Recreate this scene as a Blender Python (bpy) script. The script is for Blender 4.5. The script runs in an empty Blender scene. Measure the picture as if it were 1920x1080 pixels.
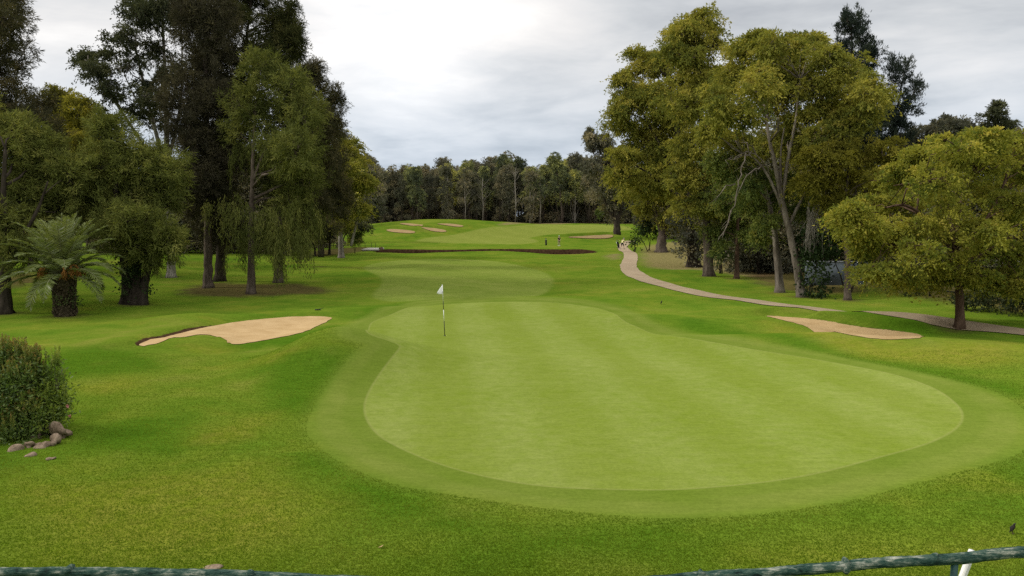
import bpy, math, random
import numpy as np
from mathutils import Vector, Matrix

# ------------------------------------------------------------------ camera
scene = bpy.context.scene
COL = scene.collection
CAM_H = 4.9                      # eye height above the putting green
FPX = 1450.0                     # focal length in pixels of a 1920 px wide picture
PITCH = math.atan(134.0 / FPX)   # the camera looks slightly down
cam_data = bpy.data.cameras.new("camera")
cam = bpy.data.objects.new("camera", cam_data)
COL.objects.link(cam)
cam.location = (0.0, 0.0, CAM_H)
cam.rotation_euler = (math.pi / 2 - PITCH, 0, 0)
cam_data.sensor_width = 36.0
cam_data.lens = 36.0 * FPX / 1920.0
cam_data.clip_start = 0.1
cam_data.clip_end = 6000
scene.camera = cam

# ------------------------------------------------------------------ light
SUN_DIR = Vector((-0.74, 0.02, 0.62)).normalized()      # towards the sun
SUN_EL = math.asin(SUN_DIR.z)
SUN_AZ = math.atan2(SUN_DIR.x, SUN_DIR.y)
sun_data = bpy.data.lights.new("sun", 'SUN')
sun_data.energy = 2.1
sun_data.angle = math.radians(10)
sun_data.color = (1.0, 0.965, 0.90)
sun = bpy.data.objects.new("sun", sun_data)
COL.objects.link(sun)
sun.rotation_euler = (-SUN_DIR).to_track_quat('-Z', 'Y').to_euler()

scene.view_settings.view_transform = 'Standard'
scene.view_settings.look = 'None'
scene.view_settings.exposure = 0.12
scene.view_settings.gamma = 1.0
scene.cycles.use_denoising = False
scene.cycles.max_bounces = 6
scene.cycles.diffuse_bounces = 4
scene.cycles.glossy_bounces = 2
scene.cycles.transmission_bounces = 4
scene.cycles.transparent_max_bounces = 4


class NT:
    """small helper around a node tree"""
    def __init__(self, tree):
        self.t = tree
        tree.nodes.clear()

    def n(self, kind, **kw):
        nd = self.t.nodes.new(kind)
        for k, v in kw.items():
            if k.startswith('i_'):
                key = k[2:]
                key = int(key) if key.isdigit() else key.replace('_', ' ')
                nd.inputs[key].default_value = v
            else:
                setattr(nd, k, v)
        return nd

    def l(self, a, b):
        self.t.links.new(a, b)

    def math(self, op, a, b=None, c=None, clamp=False):
        nd = self.t.nodes.new('ShaderNodeMath')
        nd.operation = op
        nd.use_clamp = clamp
        for i, v in enumerate((a, b, c)):
            if v is None:
                continue
            if isinstance(v, (int, float)):
                nd.inputs[i].default_value = v
            else:
                self.l(v, nd.inputs[i])
        return nd.outputs[0]

    def vmath(self, op, a, b=None):
        nd = self.t.nodes.new('ShaderNodeVectorMath')
        nd.operation = op
        for i, v in enumerate((a, b)):
            if v is None:
                continue
            if isinstance(v, (tuple, list)):
                nd.inputs[i].default_value = v
            else:
                self.l(v, nd.inputs[i])
        return nd.outputs[0]

    def ramp(self, fac, stops, interp='LINEAR'):
        nd = self.t.nodes.new('ShaderNodeValToRGB')
        cr = nd.color_ramp
        cr.interpolation = interp
        while len(cr.elements) < len(stops):
            cr.elements.new(0.5)
        for e, (p, c) in zip(cr.elements, stops):
            e.position = p
            if isinstance(c, (int, float)):
                c = (c, c, c)
            e.color = (c[0], c[1], c[2], 1)
        if fac is not None:
            self.l(fac, nd.inputs[0])
        return nd.outputs[0]

    def mix(self, fac, a, b, blend='MIX'):
        nd = self.t.nodes.new('ShaderNodeMix')
        nd.data_type = 'RGBA'
        nd.blend_type = blend
        for sock, v in ((nd.inputs[0], fac), (nd.inputs[6], a), (nd.inputs[7], b)):
            if isinstance(v, (int, float)):
                sock.default_value = v
            elif isinstance(v, (tuple, list)):
                sock.default_value = (v[0], v[1], v[2], 1)
            else:
                self.l(v, sock)
        return nd.outputs[2]

    def smooth(self, v, lo, hi, out0=0.0, out1=1.0):
        nd = self.t.nodes.new('ShaderNodeMapRange')
        nd.interpolation_type = 'SMOOTHSTEP'
        nd.inputs[1].default_value = lo
        nd.inputs[2].default_value = hi
        nd.inputs[3].default_value = out0
        nd.inputs[4].default_value = out1
        self.l(v, nd.inputs[0])
        return nd.outputs[0]

    def noise(self, vec, scale, detail=3, rough=0.55, dist=0.0):
        nd = self.t.nodes.new('ShaderNodeTexNoise')
        nd.inputs['Scale'].default_value = scale
        nd.inputs['Detail'].default_value = detail
        nd.inputs['Roughness'].default_value = rough
        nd.inputs['Distortion'].default_value = dist
        if vec is not None:
            self.l(vec, nd.inputs['Vector'])
        return nd.outputs[0]


def build_world():
    w = bpy.data.worlds.new("World")
    scene.world = w
    w.use_nodes = True
    g = NT(w.node_tree)
    out = g.n('ShaderNodeOutputWorld')
    sky = g.n('ShaderNodeTexSky', sky_type='NISHITA', sun_disc=False,
              sun_elevation=SUN_EL, sun_rotation=SUN_AZ, air_density=1.2, dust_density=2.5)
    bg_sky = g.n('ShaderNodeBackground', i_Strength=0.10)
    g.l(sky.outputs[0], bg_sky.inputs[0])
    # a deck of stratocumulus: noise on a plane overhead, seen in perspective
    tc = g.n('ShaderNodeTexCoord')
    sep = g.n('ShaderNodeSeparateXYZ')
    g.l(tc.outputs['Generated'], sep.inputs[0])
    x, y, z = sep.outputs
    zc = g.math('MAXIMUM', z, 0.0)
    den = g.math('ADD', zc, 0.14)
    u = g.math('DIVIDE', x, den)
    v = g.math('DIVIDE', y, den)
    com = g.n('ShaderNodeCombineXYZ')
    g.l(u, com.inputs[0]); g.l(v, com.inputs[1])
    p = com.outputs[0]
    warp = g.noise(p, 0.8, 3, 0.5)
    p2 = g.vmath('ADD', p, warp)
    big = g.noise(g.vmath('ADD', p2, CLOUD_SHIFT), 0.62, 6, 0.56, 0.25)
    fine = g.noise(p2, 1.9, 6, 0.6)
    # billow structure seen side on, near the horizon it is stretched sideways
    com2 = g.n('ShaderNodeCombineXYZ')
    g.l(g.math('MULTIPLY', x, 2.2), com2.inputs[0])
    g.l(g.math('MULTIPLY', z, 9.0), com2.inputs[1])
    g.l(y, com2.inputs[2])
    bill = g.noise(com2.outputs[0], 1.5, 6, 0.55, 0.3)
    c = g.math('ADD', g.math('MULTIPLY', big, 0.50), g.math('MULTIPLY', bill, 0.34))
    c = g.math('ADD', c, g.math('MULTIPLY', fine, 0.16))
    cloud = g.ramp(c, [(0.38, (0.46, 0.49, 0.53)), (0.45, (0.60, 0.63, 0.66)), (0.51, (0.735, 0.75, 0.765)),
                       (0.56, (0.83, 0.83, 0.83)), (0.63, (0.99, 0.98, 0.96))])
    # thinner and bluer towards the horizon, brighter overhead (overcast luminance)
    lowt = g.smooth(z, 0.02, 0.24)
    tint = g.mix(lowt, (0.80, 0.88, 0.985), (1.02, 1.0, 0.985))
    cloud = g.mix(1.0, cloud, tint, 'MULTIPLY')
    zen = g.smooth(z, 0.24, 0.75, 1.0, 1.75)
    glow = g.math('POWER', g.math('MAXIMUM', dot_node(g, tc.outputs['Generated'], (-0.14, 0.955, 0.235)), 0.0), 140.0)
    strength = g.math('MULTIPLY', zen, g.math('ADD', 1.0, g.math('MULTIPLY', glow, 0.28)))
    bg_cloud = g.n('ShaderNodeBackground')
    g.l(cloud, bg_cloud.inputs[0]); g.l(strength, bg_cloud.inputs[1])
    mx = g.n('ShaderNodeMixShader', i_0=0.93)
    g.l(bg_sky.outputs[0], mx.inputs[1]); g.l(bg_cloud.outputs[0], mx.inputs[2])
    g.l(mx.outputs[0], out.inputs[0])


def dot_node(g, a, b):
    l = math.sqrt(sum(q * q for q in b))
    nd = g.t.nodes.new('ShaderNodeVectorMath')
    nd.operation = 'DOT_PRODUCT'
    g.l(a, nd.inputs[0])
    nd.inputs[1].default_value = tuple(q / l for q in b)
    return nd.outputs['Value']


CLOUD_SHIFT = (3.1, 1.7, 0.0)
build_world()

# ------------------------------------------------------------------ helpers
RNG = np.random.default_rng(11)
CP, SP = math.cos(PITCH), math.sin(PITCH)


def ray(px, py):
    a = (px - 960.0) / FPX
    b = (540.0 - py) / FPX
    return np.array([a, CP + b * SP, -SP + b * CP])


def at(px, py, depth):
    """world point at distance `depth` in front of the terrace on the line of sight (px, py)"""
    r = ray(px, py)
    t = depth / r[1]
    return np.array([r[0] * t, depth, CAM_H + r[2] * t])


def tag(o, label=None, cat=None, group=None, kind=None):
    if label: o['label'] = label
    if cat: o['category'] = cat
    if group: o['group'] = group
    if kind: o['kind'] = kind
    return o


def empty(name, loc, label, cat, group=None, rz=0.0):
    o = bpy.data.objects.new(name, None)
    COL.objects.link(o)
    o.location = tuple(float(q) for q in loc)
    o.rotation_euler = (0, 0, rz)
    o.empty_display_size = 0.3
    return tag(o, label, cat, group)


def mesh_np(name, V, Q=None, T=None, smooth=False, face_attr=None, vert_attr=None):
    """mesh from numpy arrays: V (n,3), quads Q (m,4), triangles T (k,3)"""
    me = bpy.data.meshes.new(name)
    V = np.asarray(V, dtype=np.float32)
    loops = []
    starts = []
    cur = 0
    if Q is not None and len(Q):
        Q = np.asarray(Q, dtype=np.int32)
        loops.append(Q.ravel())
        starts.append(cur + 4 * np.arange(len(Q), dtype=np.int32))
        cur += 4 * len(Q)
    if T is not None and len(T):
        T = np.asarray(T, dtype=np.int32)
        loops.append(T.ravel())
        starts.append(cur + 3 * np.arange(len(T), dtype=np.int32))
        cur += 3 * len(T)
    L = np.concatenate(loops)
    S = np.concatenate(starts)
    me.vertices.add(len(V))
    me.vertices.foreach_set('co', V.ravel())
    me.loops.add(len(L))
    me.loops.foreach_set('vertex_index', L)
    me.polygons.add(len(S))
    me.polygons.foreach_set('loop_start', S)
    if smooth:
        me.polygons.foreach_set('use_smooth', np.ones(len(S), dtype=bool))
    me.update(calc_edges=True)
    if face_attr:
        for k, a in face_attr.items():
            at_ = me.attributes.new(k, 'FLOAT', 'FACE')
            at_.data.foreach_set('value', np.asarray(a, dtype=np.float32))
    if vert_attr:
        for k, a in vert_attr.items():
            at_ = me.attributes.new(k, 'FLOAT', 'POINT')
            at_.data.foreach_set('value', np.asarray(a, dtype=np.float32))
    return me


def link(name, me, mat, parent=None, loc=None):
    o = bpy.data.objects.new(name, me)
    COL.objects.link(o)
    if mat is not None and not me.materials:
        me.materials.append(mat)
    if parent is not None:
        o.parent = parent
    if loc is not None:
        o.location = tuple(float(q) for q in loc)
    return o


class MB:
    """collects tubes, boxes and lumps into one mesh"""
    def __init__(self):
        self.V, self.Q, self.T, self.n = [], [], [], 0

    def add(self, V, Q=None, T=None):
        self.V.append(np.asarray(V, float))
        if Q is not None and len(Q): self.Q.append(np.asarray(Q) + self.n)
        if T is not None and len(T): self.T.append(np.asarray(T) + self.n)
        self.n += len(V)

    def tube(self, P, R, sides=8, wob=0.0, rng=None, cap=True):
        P = np.asarray(P, float)
        k = len(P)
        R = np.broadcast_to(np.asarray(R, float), (k,))
        tan = np.gradient(P, axis=0)
        tan /= np.linalg.norm(tan, axis=1)[:, None] + 1e-9
        ref = np.array([0.0, 1.0, 0.0]) if abs(tan[0][1]) < 0.9 else np.array([1.0, 0, 0])
        u = np.cross(tan, ref); u /= np.linalg.norm(u, axis=1)[:, None] + 1e-9
        v = np.cross(tan, u)
        a = np.linspace(0, 2 * math.pi, sides, endpoint=False)
        rr = R[:, None] * np.ones((1, sides))
        if wob and rng is not None:
            rr = rr * (1 + wob * rng.standard_normal((1, sides))) * (1 + 0.5 * wob * rng.standard_normal((k, sides)))
        V = P[:, None, :] + rr[..., None] * (np.cos(a)[None, :, None] * u[:, None, :] + np.sin(a)[None, :, None] * v[:, None, :])
        V = V.reshape(-1, 3)
        i = np.arange(k - 1)[:, None] * sides + np.arange(sides)[None, :]
        j = np.arange(k - 1)[:, None] * sides + (np.arange(sides)[None, :] + 1) % sides
        Q = np.stack([i, i + sides, j + sides, j], -1).reshape(-1, 4)
        T = None
        if cap:
            c0, c1 = len(V), len(V) + 1
            V = np.vstack([V, P[0], P[-1]])
            s = np.arange(sides); s2 = (s + 1) % sides
            T = np.vstack([np.stack([np.full(sides, c0), s, s2], -1),
                           np.stack([np.full(sides, c1), (k - 1) * sides + s2, (k - 1) * sides + s], -1)])
        self.add(V, Q, T)

    def box(self, c, size, rz=0.0, rx=0.0):
        s = np.array(size) / 2
        V = np.array([[sx, sy, sz] for sx in (-1, 1) for sy in (-1, 1) for sz in (-1, 1)], float) * s
        cx, sx_ = math.cos(rx), math.sin(rx)
        V = V @ np.array([[1, 0, 0], [0, cx, sx_], [0, -sx_, cx]])
        cz, sz_ = math.cos(rz), math.sin(rz)
        V = V @ np.array([[cz, sz_, 0], [-sz_, cz, 0], [0, 0, 1]]) + np.array(c)
        Q = [[0, 1, 3, 2], [4, 6, 7, 5], [0, 4, 5, 1], [2, 3, 7, 6], [0, 2, 6, 4], [1, 5, 7, 3]]
        self.add(V, Q)

    def lump(self, c, r, rng, amp=0.18, nu=14, nv=9, flat=0.0):
        """an irregular rounded lump (rock, knot, head)"""
        th = np.linspace(0, math.pi, nv)
        ph = np.linspace(0, 2 * math.pi, nu, endpoint=False)
        T_, P_ = np.meshgrid(th, ph, indexing='ij')
        D = np.stack([np.sin(T_) * np.cos(P_), np.sin(T_) * np.sin(P_), np.cos(T_)], -1)
        f = np.ones(T_.shape)
        for _ in range(7):
            k = rng.standard_normal(3) * 1.8
            f += amp * 0.45 * np.sin(D @ k + rng.uniform(0, 6.28))
        V = (D * f[..., None] * np.array(r)).reshape(-1, 3) + np.array(c)
        i = np.arange(nv - 1)[:, None] * nu + np.arange(nu)[None, :]
        j = np.arange(nv - 1)[:, None] * nu + (np.arange(nu)[None, :] + 1) % nu
        Q = np.stack([i, i + nu, j + nu, j], -1).reshape(-1, 4)
        self.add(V, Q)

    def mesh(self, name, smooth=True):
        V = np.vstack(self.V)
        Q = np.vstack(self.Q) if self.Q else None
        T = np.vstack(self.T) if self.T else None
        return mesh_np(name, V, Q, T, smooth)

    def build(self, name, mat, parent=None, loc=None, smooth=True):
        return link(name, self.mesh(name, smooth), mat, parent, loc)


def simple_mat(name, col, rough=0.8, spec=0.3, var=0.25, scale=6.0, bump=0.0, metal=0.0, stretch=(1, 1, 1)):
    m = bpy.data.materials.new(name)
    m.use_nodes = True
    g = NT(m.node_tree)
    out = g.n('ShaderNodeOutputMaterial')
    b = g.n('ShaderNodeBsdfPrincipled')
    b.inputs['Roughness'].default_value = rough
    b.inputs['Specular IOR Level'].default_value = spec
    b.inputs['Metallic'].default_value = metal
    tc = g.n('ShaderNodeTexCoord')
    mp = g.n('ShaderNodeMapping')
    mp.inputs['Scale'].default_value = stretch
    g.l(tc.outputs['Object'], mp.inputs[0])
    nz = g.noise(mp.outputs[0], scale, 5, 0.6)
    lo = tuple(q * (1 - var) for q in col)
    hi = tuple(min(1, q * (1 + var)) for q in col)
    g.l(g.ramp(nz, [(0.3, lo), (0.7, hi)]), b.inputs['Base Color'])
    if bump:
        bp = g.n('ShaderNodeBump', i_Strength=bump, i_Distance=0.05)
        g.l(nz, bp.inputs['Height'])
        g.l(bp.outputs[0], b.inputs['Normal'])
    g.l(b.outputs[0], out.inputs[0])
    return m


def leaf_mat(name, stops, transl=0.30, objvar=0.0, gloss=0.0):
    """foliage: colour varies leaf by leaf (face attribute tint) and, for copies, tree by tree"""
    m = bpy.data.materials.new(name)
    m.use_nodes = True
    g = NT(m.node_tree)
    out = g.n('ShaderNodeOutputMaterial')
    a = g.n('ShaderNodeAttribute', attribute_name='tint')
    f = a.outputs['Fac']
    if objvar:
        oi = g.n('ShaderNodeObjectInfo')
        f = g.math('ADD', f, g.math('MULTIPLY', g.math('SUBTRACT', oi.outputs['Random'], 0.5), objvar))
    col = g.ramp(f, stops)
    d = g.n('ShaderNodeBsdfDiffuse', i_Roughness=0.6)
    g.l(col, d.inputs[0])
    t = g.n('ShaderNodeBsdfTranslucent')
    g.l(g.mix(1.0, col, (1.15, 1.1, 0.55), 'MULTIPLY'), t.inputs[0])
    mx = g.n('ShaderNodeMixShader', i_0=transl)
    g.l(d.outputs[0], mx.inputs[1]); g.l(t.outputs[0], mx.inputs[2])
    last = mx.outputs[0]
    if gloss:
        gl = g.n('ShaderNodeBsdfGlossy', i_Roughness=0.45)
        gl.inputs[0].default_value = (1, 1, 1, 1)
        m2 = g.n('ShaderNodeMixShader', i_0=gloss)
        g.l(last, m2.inputs[1]); g.l(gl.outputs[0], m2.inputs[2])
        last = m2.outputs[0]
    g.l(last, out.inputs[0])
    return m


def bark_mat(name, dark, pale, scale=3.0, stretch=0.25):
    m = bpy.data.materials.new(name)
    m.use_nodes = True
    g = NT(m.node_tree)
    out = g.n('ShaderNodeOutputMaterial')
    b = g.n('ShaderNodeBsdfDiffuse')
    tc = g.n('ShaderNodeTexCoord')
    mp = g.n('ShaderNodeMapping')
    mp.inputs['Scale'].default_value = (1, 1, stretch)
    g.l(tc.outputs['Object'], mp.inputs[0])
    n1 = g.noise(mp.outputs[0], scale, 5, 0.65, 0.4)
    n2 = g.noise(mp.outputs[0], scale * 5, 4, 0.7)
    f = g.math('ADD', g.math('MULTIPLY', n1, 0.65), g.math('MULTIPLY', n2, 0.35))
    g.l(g.ramp(f, [(0.36, dark), (0.52, tuple((p + q) / 2 for p, q in zip(dark, pale))), (0.64, pale)]), b.inputs[0])
    bp = g.n('ShaderNodeBump', i_Strength=0.9, i_Distance=0.06)
    g.l(f, bp.inputs['Height'])
    g.l(bp.outputs[0], b.inputs['Normal'])
    g.l(b.outputs[0], out.inputs[0])
    return m


# ------------------------------------------------------------------ terrain
def sstep(a, b, x):
    t = np.clip((x - a) / (b - a), 0, 1)
    return t * t * (3 - 2 * t)


def hump(X, Y, cx, cy, rx, ry, amp, rot=0.0, p=2.0):
    c, s = math.cos(rot), math.sin(rot)
    dx, dy = X - cx, Y - cy
    u = (c * dx + s * dy) / rx
    v = (-s * dx + c * dy) / ry
    return amp * np.exp(-(u * u + v * v) ** (p / 2))


DITCH = [(-19.5, 109.5), (-15, 109.3), (-9, 110.2), (-3, 111.0), (3, 110.2), (8, 108.8), (11.5, 107.6)]


def crest(X, Y, cx, cy, rx, near, far, amp, rot=0.0):
    """a bank with a long slope towards the terrace and a short one behind"""
    c, s = math.cos(rot), math.sin(rot)
    dx, dy = X - cx, Y - cy
    u = (c * dx + s * dy) / rx
    v = -s * dx + c * dy
    v = np.where(v < 0, v / near, v / far)
    return amp * np.exp(-u * u - v * v)


def polyline_dist(X, Y, pts):
    best = np.full(X.shape, 1e9)
    side = np.zeros(X.shape)
    for (x0, y0), (x1, y1) in zip(pts[:-1], pts[1:]):
        dx, dy = x1 - x0, y1 - y0
        t = np.clip(((X - x0) * dx + (Y - y0) * dy) / (dx * dx + dy * dy), 0, 1)
        qx, qy = x0 + t * dx - X, y0 + t * dy - Y
        d = np.hypot(qx, qy)
        m = d < best
        best = np.where(m, d, best)
        side = np.where(m, np.sign(dx * (Y - y0) - dy * (X - x0)), side)
    return best, side


def h_base(X, Y):
    X = np.asarray(X, float); Y = np.asarray(Y, float)
    h = 3.0 * sstep(128, 205, Y) + 1.2 * sstep(205, 330, Y)
    # gentle swell everywhere
    h = h + 0.07 * np.sin(X * 0.21 + 1.3) * np.sin(Y * 0.17 + 0.4) + 0.04 * np.sin(X * 0.47 + Y * 0.31)
    h = h + 0.02 * np.sin(X * 1.1 + 0.5) * np.sin(Y * 0.9)
    # terrace bank below the railing
    h = h + 2.0 * sstep(9.2, 5.0, Y)
    # mound left of the green and the tier of the green behind it
    h = h + crest(X, Y, -6.1, 25.9, 2.0, 3.0, 0.9, 1.0, 0.10)
    h = h + crest(X, Y, -4.2, 26.6, 2.2, 2.6, 0.7, 0.42, -0.05)
    h = h + crest(X, Y, -0.5, 26.4, 4.5, 4.0, 0.9, 0.13, -0.05)
    h = h + hump(X, Y, -12.2, 29.2, 2.2, 1.3, 0.26, 0.1)
    h = h + hump(X, Y, -15.0, 36.2, 3.0, 1.4, 0.32, 0.35)
    h = h - hump(X, Y, -11.5, 24.2, 3.0, 2.2, 0.18)
    # ridges right of the green
    h = h + hump(X, Y, 13.5, 29.2, 6.5, 1.7, 0.40, -0.22)
    h = h + hump(X, Y, 17.5, 35.2, 4.2, 1.3, 0.34, -0.25)
    h = h + hump(X, Y, 7.0, 36.0, 5.0, 1.8, 0.22, -0.15)
    h = h - hump(X, Y, 10.0, 32.2, 4.5, 1.4, 0.20, -0.2)
    h = h + hump(X, Y, -6.5, 39.5, 4.5, 1.6, 0.26, 0.3)
    h = h + hump(X, Y, 5.0, 44.0, 9.0, 2.2, 0.18)
    # the far mound with its four bunkers, the far green platform
    h = h + hump(X, Y, -19.5, 171, 16.5, 17.0, 2.1, 0.0, 2.6)
    h = h + hump(X, Y, -4.0, 184, 14.0, 9.0, 0.9)
    h = h + hump(X, Y, 9.0, 146, 12, 5.0, 0.30)
    # raised bank at the right under the trees, left wood
    h = h + 0.9 * sstep(20, 34, X) * sstep(30, 50, Y) * sstep(140, 90, Y)
    h = h + 0.5 * sstep(-22, -40, X) * sstep(30, 60, Y) * sstep(140, 90, Y)
    return h


def h_ditch(X, Y):
    d, side = polyline_dist(X, Y, DITCH)
    inx = sstep(-20.5, -17.5, X) * sstep(13.0, 9.5, X)
    far = (side > 0)
    mid = np.exp(-((X + 5.0) / 5.0) ** 2)
    bank = np.where(far, (0.23 - 0.10 * mid) * np.exp(-((d - 1.4) / 3.2) ** 2), 0.04 * mid * np.exp(-((d - 1.4) / 3.0) ** 2))
    dip = hump(X, Y, -14.0, 107.0, 4.0, 3.6, 0.26) + hump(X, Y, 6.0, 106.0, 4.5, 4.0, 0.34)
    prof = 1.25 * sstep(1.75, 0.9, d)
    return inx * (bank - prof) - dip * np.where(far, sstep(1.6, 0.0, d), 1.0)


def ground_hit(px, py, lo=7.5, hi=420.0):
    r = ray(px, py)
    Y = np.concatenate([np.arange(lo, 130, 0.05), np.arange(130, hi, 0.2)])
    t = Y / r[1]
    X = r[0] * t
    Z = CAM_H + r[2] * t
    below = Z < h_base(X, Y)
    i = int(np.argmax(below)) if below.any() else len(Y) - 1
    return np.array([X[i], Y[i]])


def pix_poly(pts, close_smooth=2):
    P = np.array([ground_hit(*p) for p in pts])
    for _ in range(close_smooth):                  # Chaikin corner cutting
        N = np.roll(P, -1, axis=0)
        P = np.stack([0.75 * P + 0.25 * N, 0.25 * P + 0.75 * N], 1).reshape(-1, 2)
    return P


def poly_sdf(X, Y, P, far=6.0):
    """signed distance to polygon P, negative inside; coarse beyond `far`"""
    X = np.asarray(X, float); Y = np.asarray(Y, float)
    out = np.full(X.shape, far)
    m = (X > P[:, 0].min() - far) & (X < P[:, 0].max() + far) & (Y > P[:, 1].min() - far) & (Y < P[:, 1].max() + far)
    x, y = X[m], Y[m]
    best = np.full(x.shape, 1e9)
    ins = np.zeros(x.shape, bool)
    n = len(P)
    for i in range(n):
        x0, y0 = P[i]; x1, y1 = P[(i + 1) % n]
        dx, dy = x1 - x0, y1 - y0
        t = np.clip(((x - x0) * dx + (y - y0) * dy) / (dx * dx + dy * dy + 1e-12), 0, 1)
        best = np.minimum(best, (x0 + t * dx - x) ** 2 + (y0 + t * dy - y) ** 2)
        if dy != 0:
            cross = ((y0 > y) != (y1 > y)) & (x < dx * (y - y0) / dy + x0)
            ins ^= cross
    s = np.sqrt(best) * np.where(ins, -1, 1)
    out[m] = np.minimum(s, far)
    return out


GREEN = pix_poly([(680, 770), (690, 735), (712, 700), (738, 668), (753, 651), (742, 643), (712, 634), (690, 627), (685, 618), (691, 609), (705, 600), (740, 587), (807, 572), (890, 567),
                  (973, 566), (1040, 567), (1107, 575), (1142, 583), (1156, 592), (1170, 604), (1200, 615), (1240, 628),
                  (1280, 634), (1413, 655), (1547, 677), (1647, 695), (1713, 713), (1763, 733), (1797, 760), (1807, 780),
                  (1797, 803), (1747, 830), (1663, 855), (1580, 878), (1480, 900), (1360, 913), (1260, 920), (1135, 919),
                  (1040, 914), (950, 904), (850, 880), (750, 842), (700, 812)])
COLLAR = pix_poly([(574, 795), (600, 740), (633, 697), (667, 663), (686, 647), (664, 641), (640, 635), (630, 627), (631, 617), (643, 607),
                   (700, 590), (760, 568), (807, 560), (907, 558), (1040, 557), (1140, 568), (1190, 582), (1210, 596), (1240, 612),
                   (1280, 620), (1413, 640), (1513, 657), (1647, 683), (1780, 713), (1863, 733), (1905, 757), (1935, 785),
                   (1945, 820), (1910, 855), (1760, 895), (1660, 922), (1560, 947), (1410, 967), (1260, 975), (1110, 964),
                   (950, 944), (800, 922), (725, 906), (625, 862), (580, 820)])
FAIRWAY = pix_poly([(680, 500), (707, 492), (807, 484), (907, 487), (973, 497), (1023, 510), (1040, 525), (1030, 545),
                    (1000, 556), (900, 562), (800, 564), (720, 566), (697, 557), (703, 547), (720, 530), (714, 519), (690, 509)])
FAR_FAIRWAY = pix_poly([(770, 452), (860, 457), (1000, 457), (1010, 452), (985, 446), (1030, 440), (1110, 437), (1190, 432), (1180, 424),
                        (1100, 420), (1000, 421), (920, 425), (880, 436), (800, 446)])
BUNKERS = {
    'left': [(259, 649), (272, 641), (330, 627), (400, 611), (460, 602), (520, 596), (560, 594), (618, 593.5), (620, 600),
             (592, 613), (575, 622), (520, 634), (470, 645), (435, 647), (421, 640), (402, 630), (380, 627), (350, 631), (310, 641), (272, 650)],
    'right': [(1433, 592), (1460, 593.5), (1500, 597), (1550, 602), (1590, 610), (1640, 617), (1700, 623), (1730, 629), (1735, 634),
              (1700, 637), (1650, 637), (1600, 630), (1560, 623), (1520, 614), (1480, 604), (1450, 597)],
    'mound_a': [(722, 432), (735, 430), (760, 432), (780, 435), (776, 438.5), (750, 437.5), (730, 435)],
    'mound_b': [(746, 420), (760, 418.5), (785, 423), (796, 427), (785, 428), (765, 425)],
    'mound_c': [(786, 430), (800, 428), (825, 430), (840, 434), (830, 436.5), (805, 434)],
    'mound_d': [(815, 421), (835, 420), (860, 422), (872, 425), (860, 428), (835, 425)],
    'far': [(1062, 445), (1085, 443.5), (1120, 442), (1145, 440.5), (1152, 444), (1140, 447.5), (1105, 448), (1075, 446.5)],
}
BPOLY = {k: pix_poly(v, 2) for k, v in BUNKERS.items()}
# height and width of the raised grass lip behind each bunker
BLIP = {'left': (0.22, 2.4), 'right': (0.42, 2.6), 'mound_a': (0.5, 3.5), 'mound_b': (0.4, 3.5), 'mound_c': (0.5, 3.5), 'mound_d': (0.4, 3.5), 'far': (0.6, 4.5)}
LITTER_SHADE = [pix_poly(p) for p in (
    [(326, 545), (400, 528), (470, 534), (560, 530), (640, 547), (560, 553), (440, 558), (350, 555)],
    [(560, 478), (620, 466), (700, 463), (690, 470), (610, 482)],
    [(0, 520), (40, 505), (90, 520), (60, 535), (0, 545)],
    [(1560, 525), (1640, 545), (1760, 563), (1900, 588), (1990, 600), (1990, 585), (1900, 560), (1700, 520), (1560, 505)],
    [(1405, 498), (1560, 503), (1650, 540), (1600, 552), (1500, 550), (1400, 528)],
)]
for _px, _d in ((1302, 76), (1328, 62), (1502, 48), (1462, 50.5), (1590, 46), (1381, 60), (1798, 33), (1240, 107), (1157, 148), (12, 38.6), (116, 37.6), (250, 43), (322, 62), (600, 75), (640, 92), (1528, 47.5)):  # dark rings at tree feet: contact shade painted in litter colour
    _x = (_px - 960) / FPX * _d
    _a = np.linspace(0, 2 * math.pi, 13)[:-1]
    LITTER_SHADE.append(np.column_stack([_x + 0.55 * np.cos(_a), _d - 0.1 + 0.55 * np.sin(_a)]))
DRY = [pix_poly(p) for p in (
    [(1205, 458), (1300, 450), (1420, 462), (1500, 490), (1470, 515), (1400, 522), (1330, 505), (1230, 505), (1198, 492)],
    [(1135, 478), (1165, 474), (1160, 488), (1140, 486)],
    [(930, 421), (1050, 415), (1190, 412), (1190, 417), (1060, 419.5), (940, 423)],
)]


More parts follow.
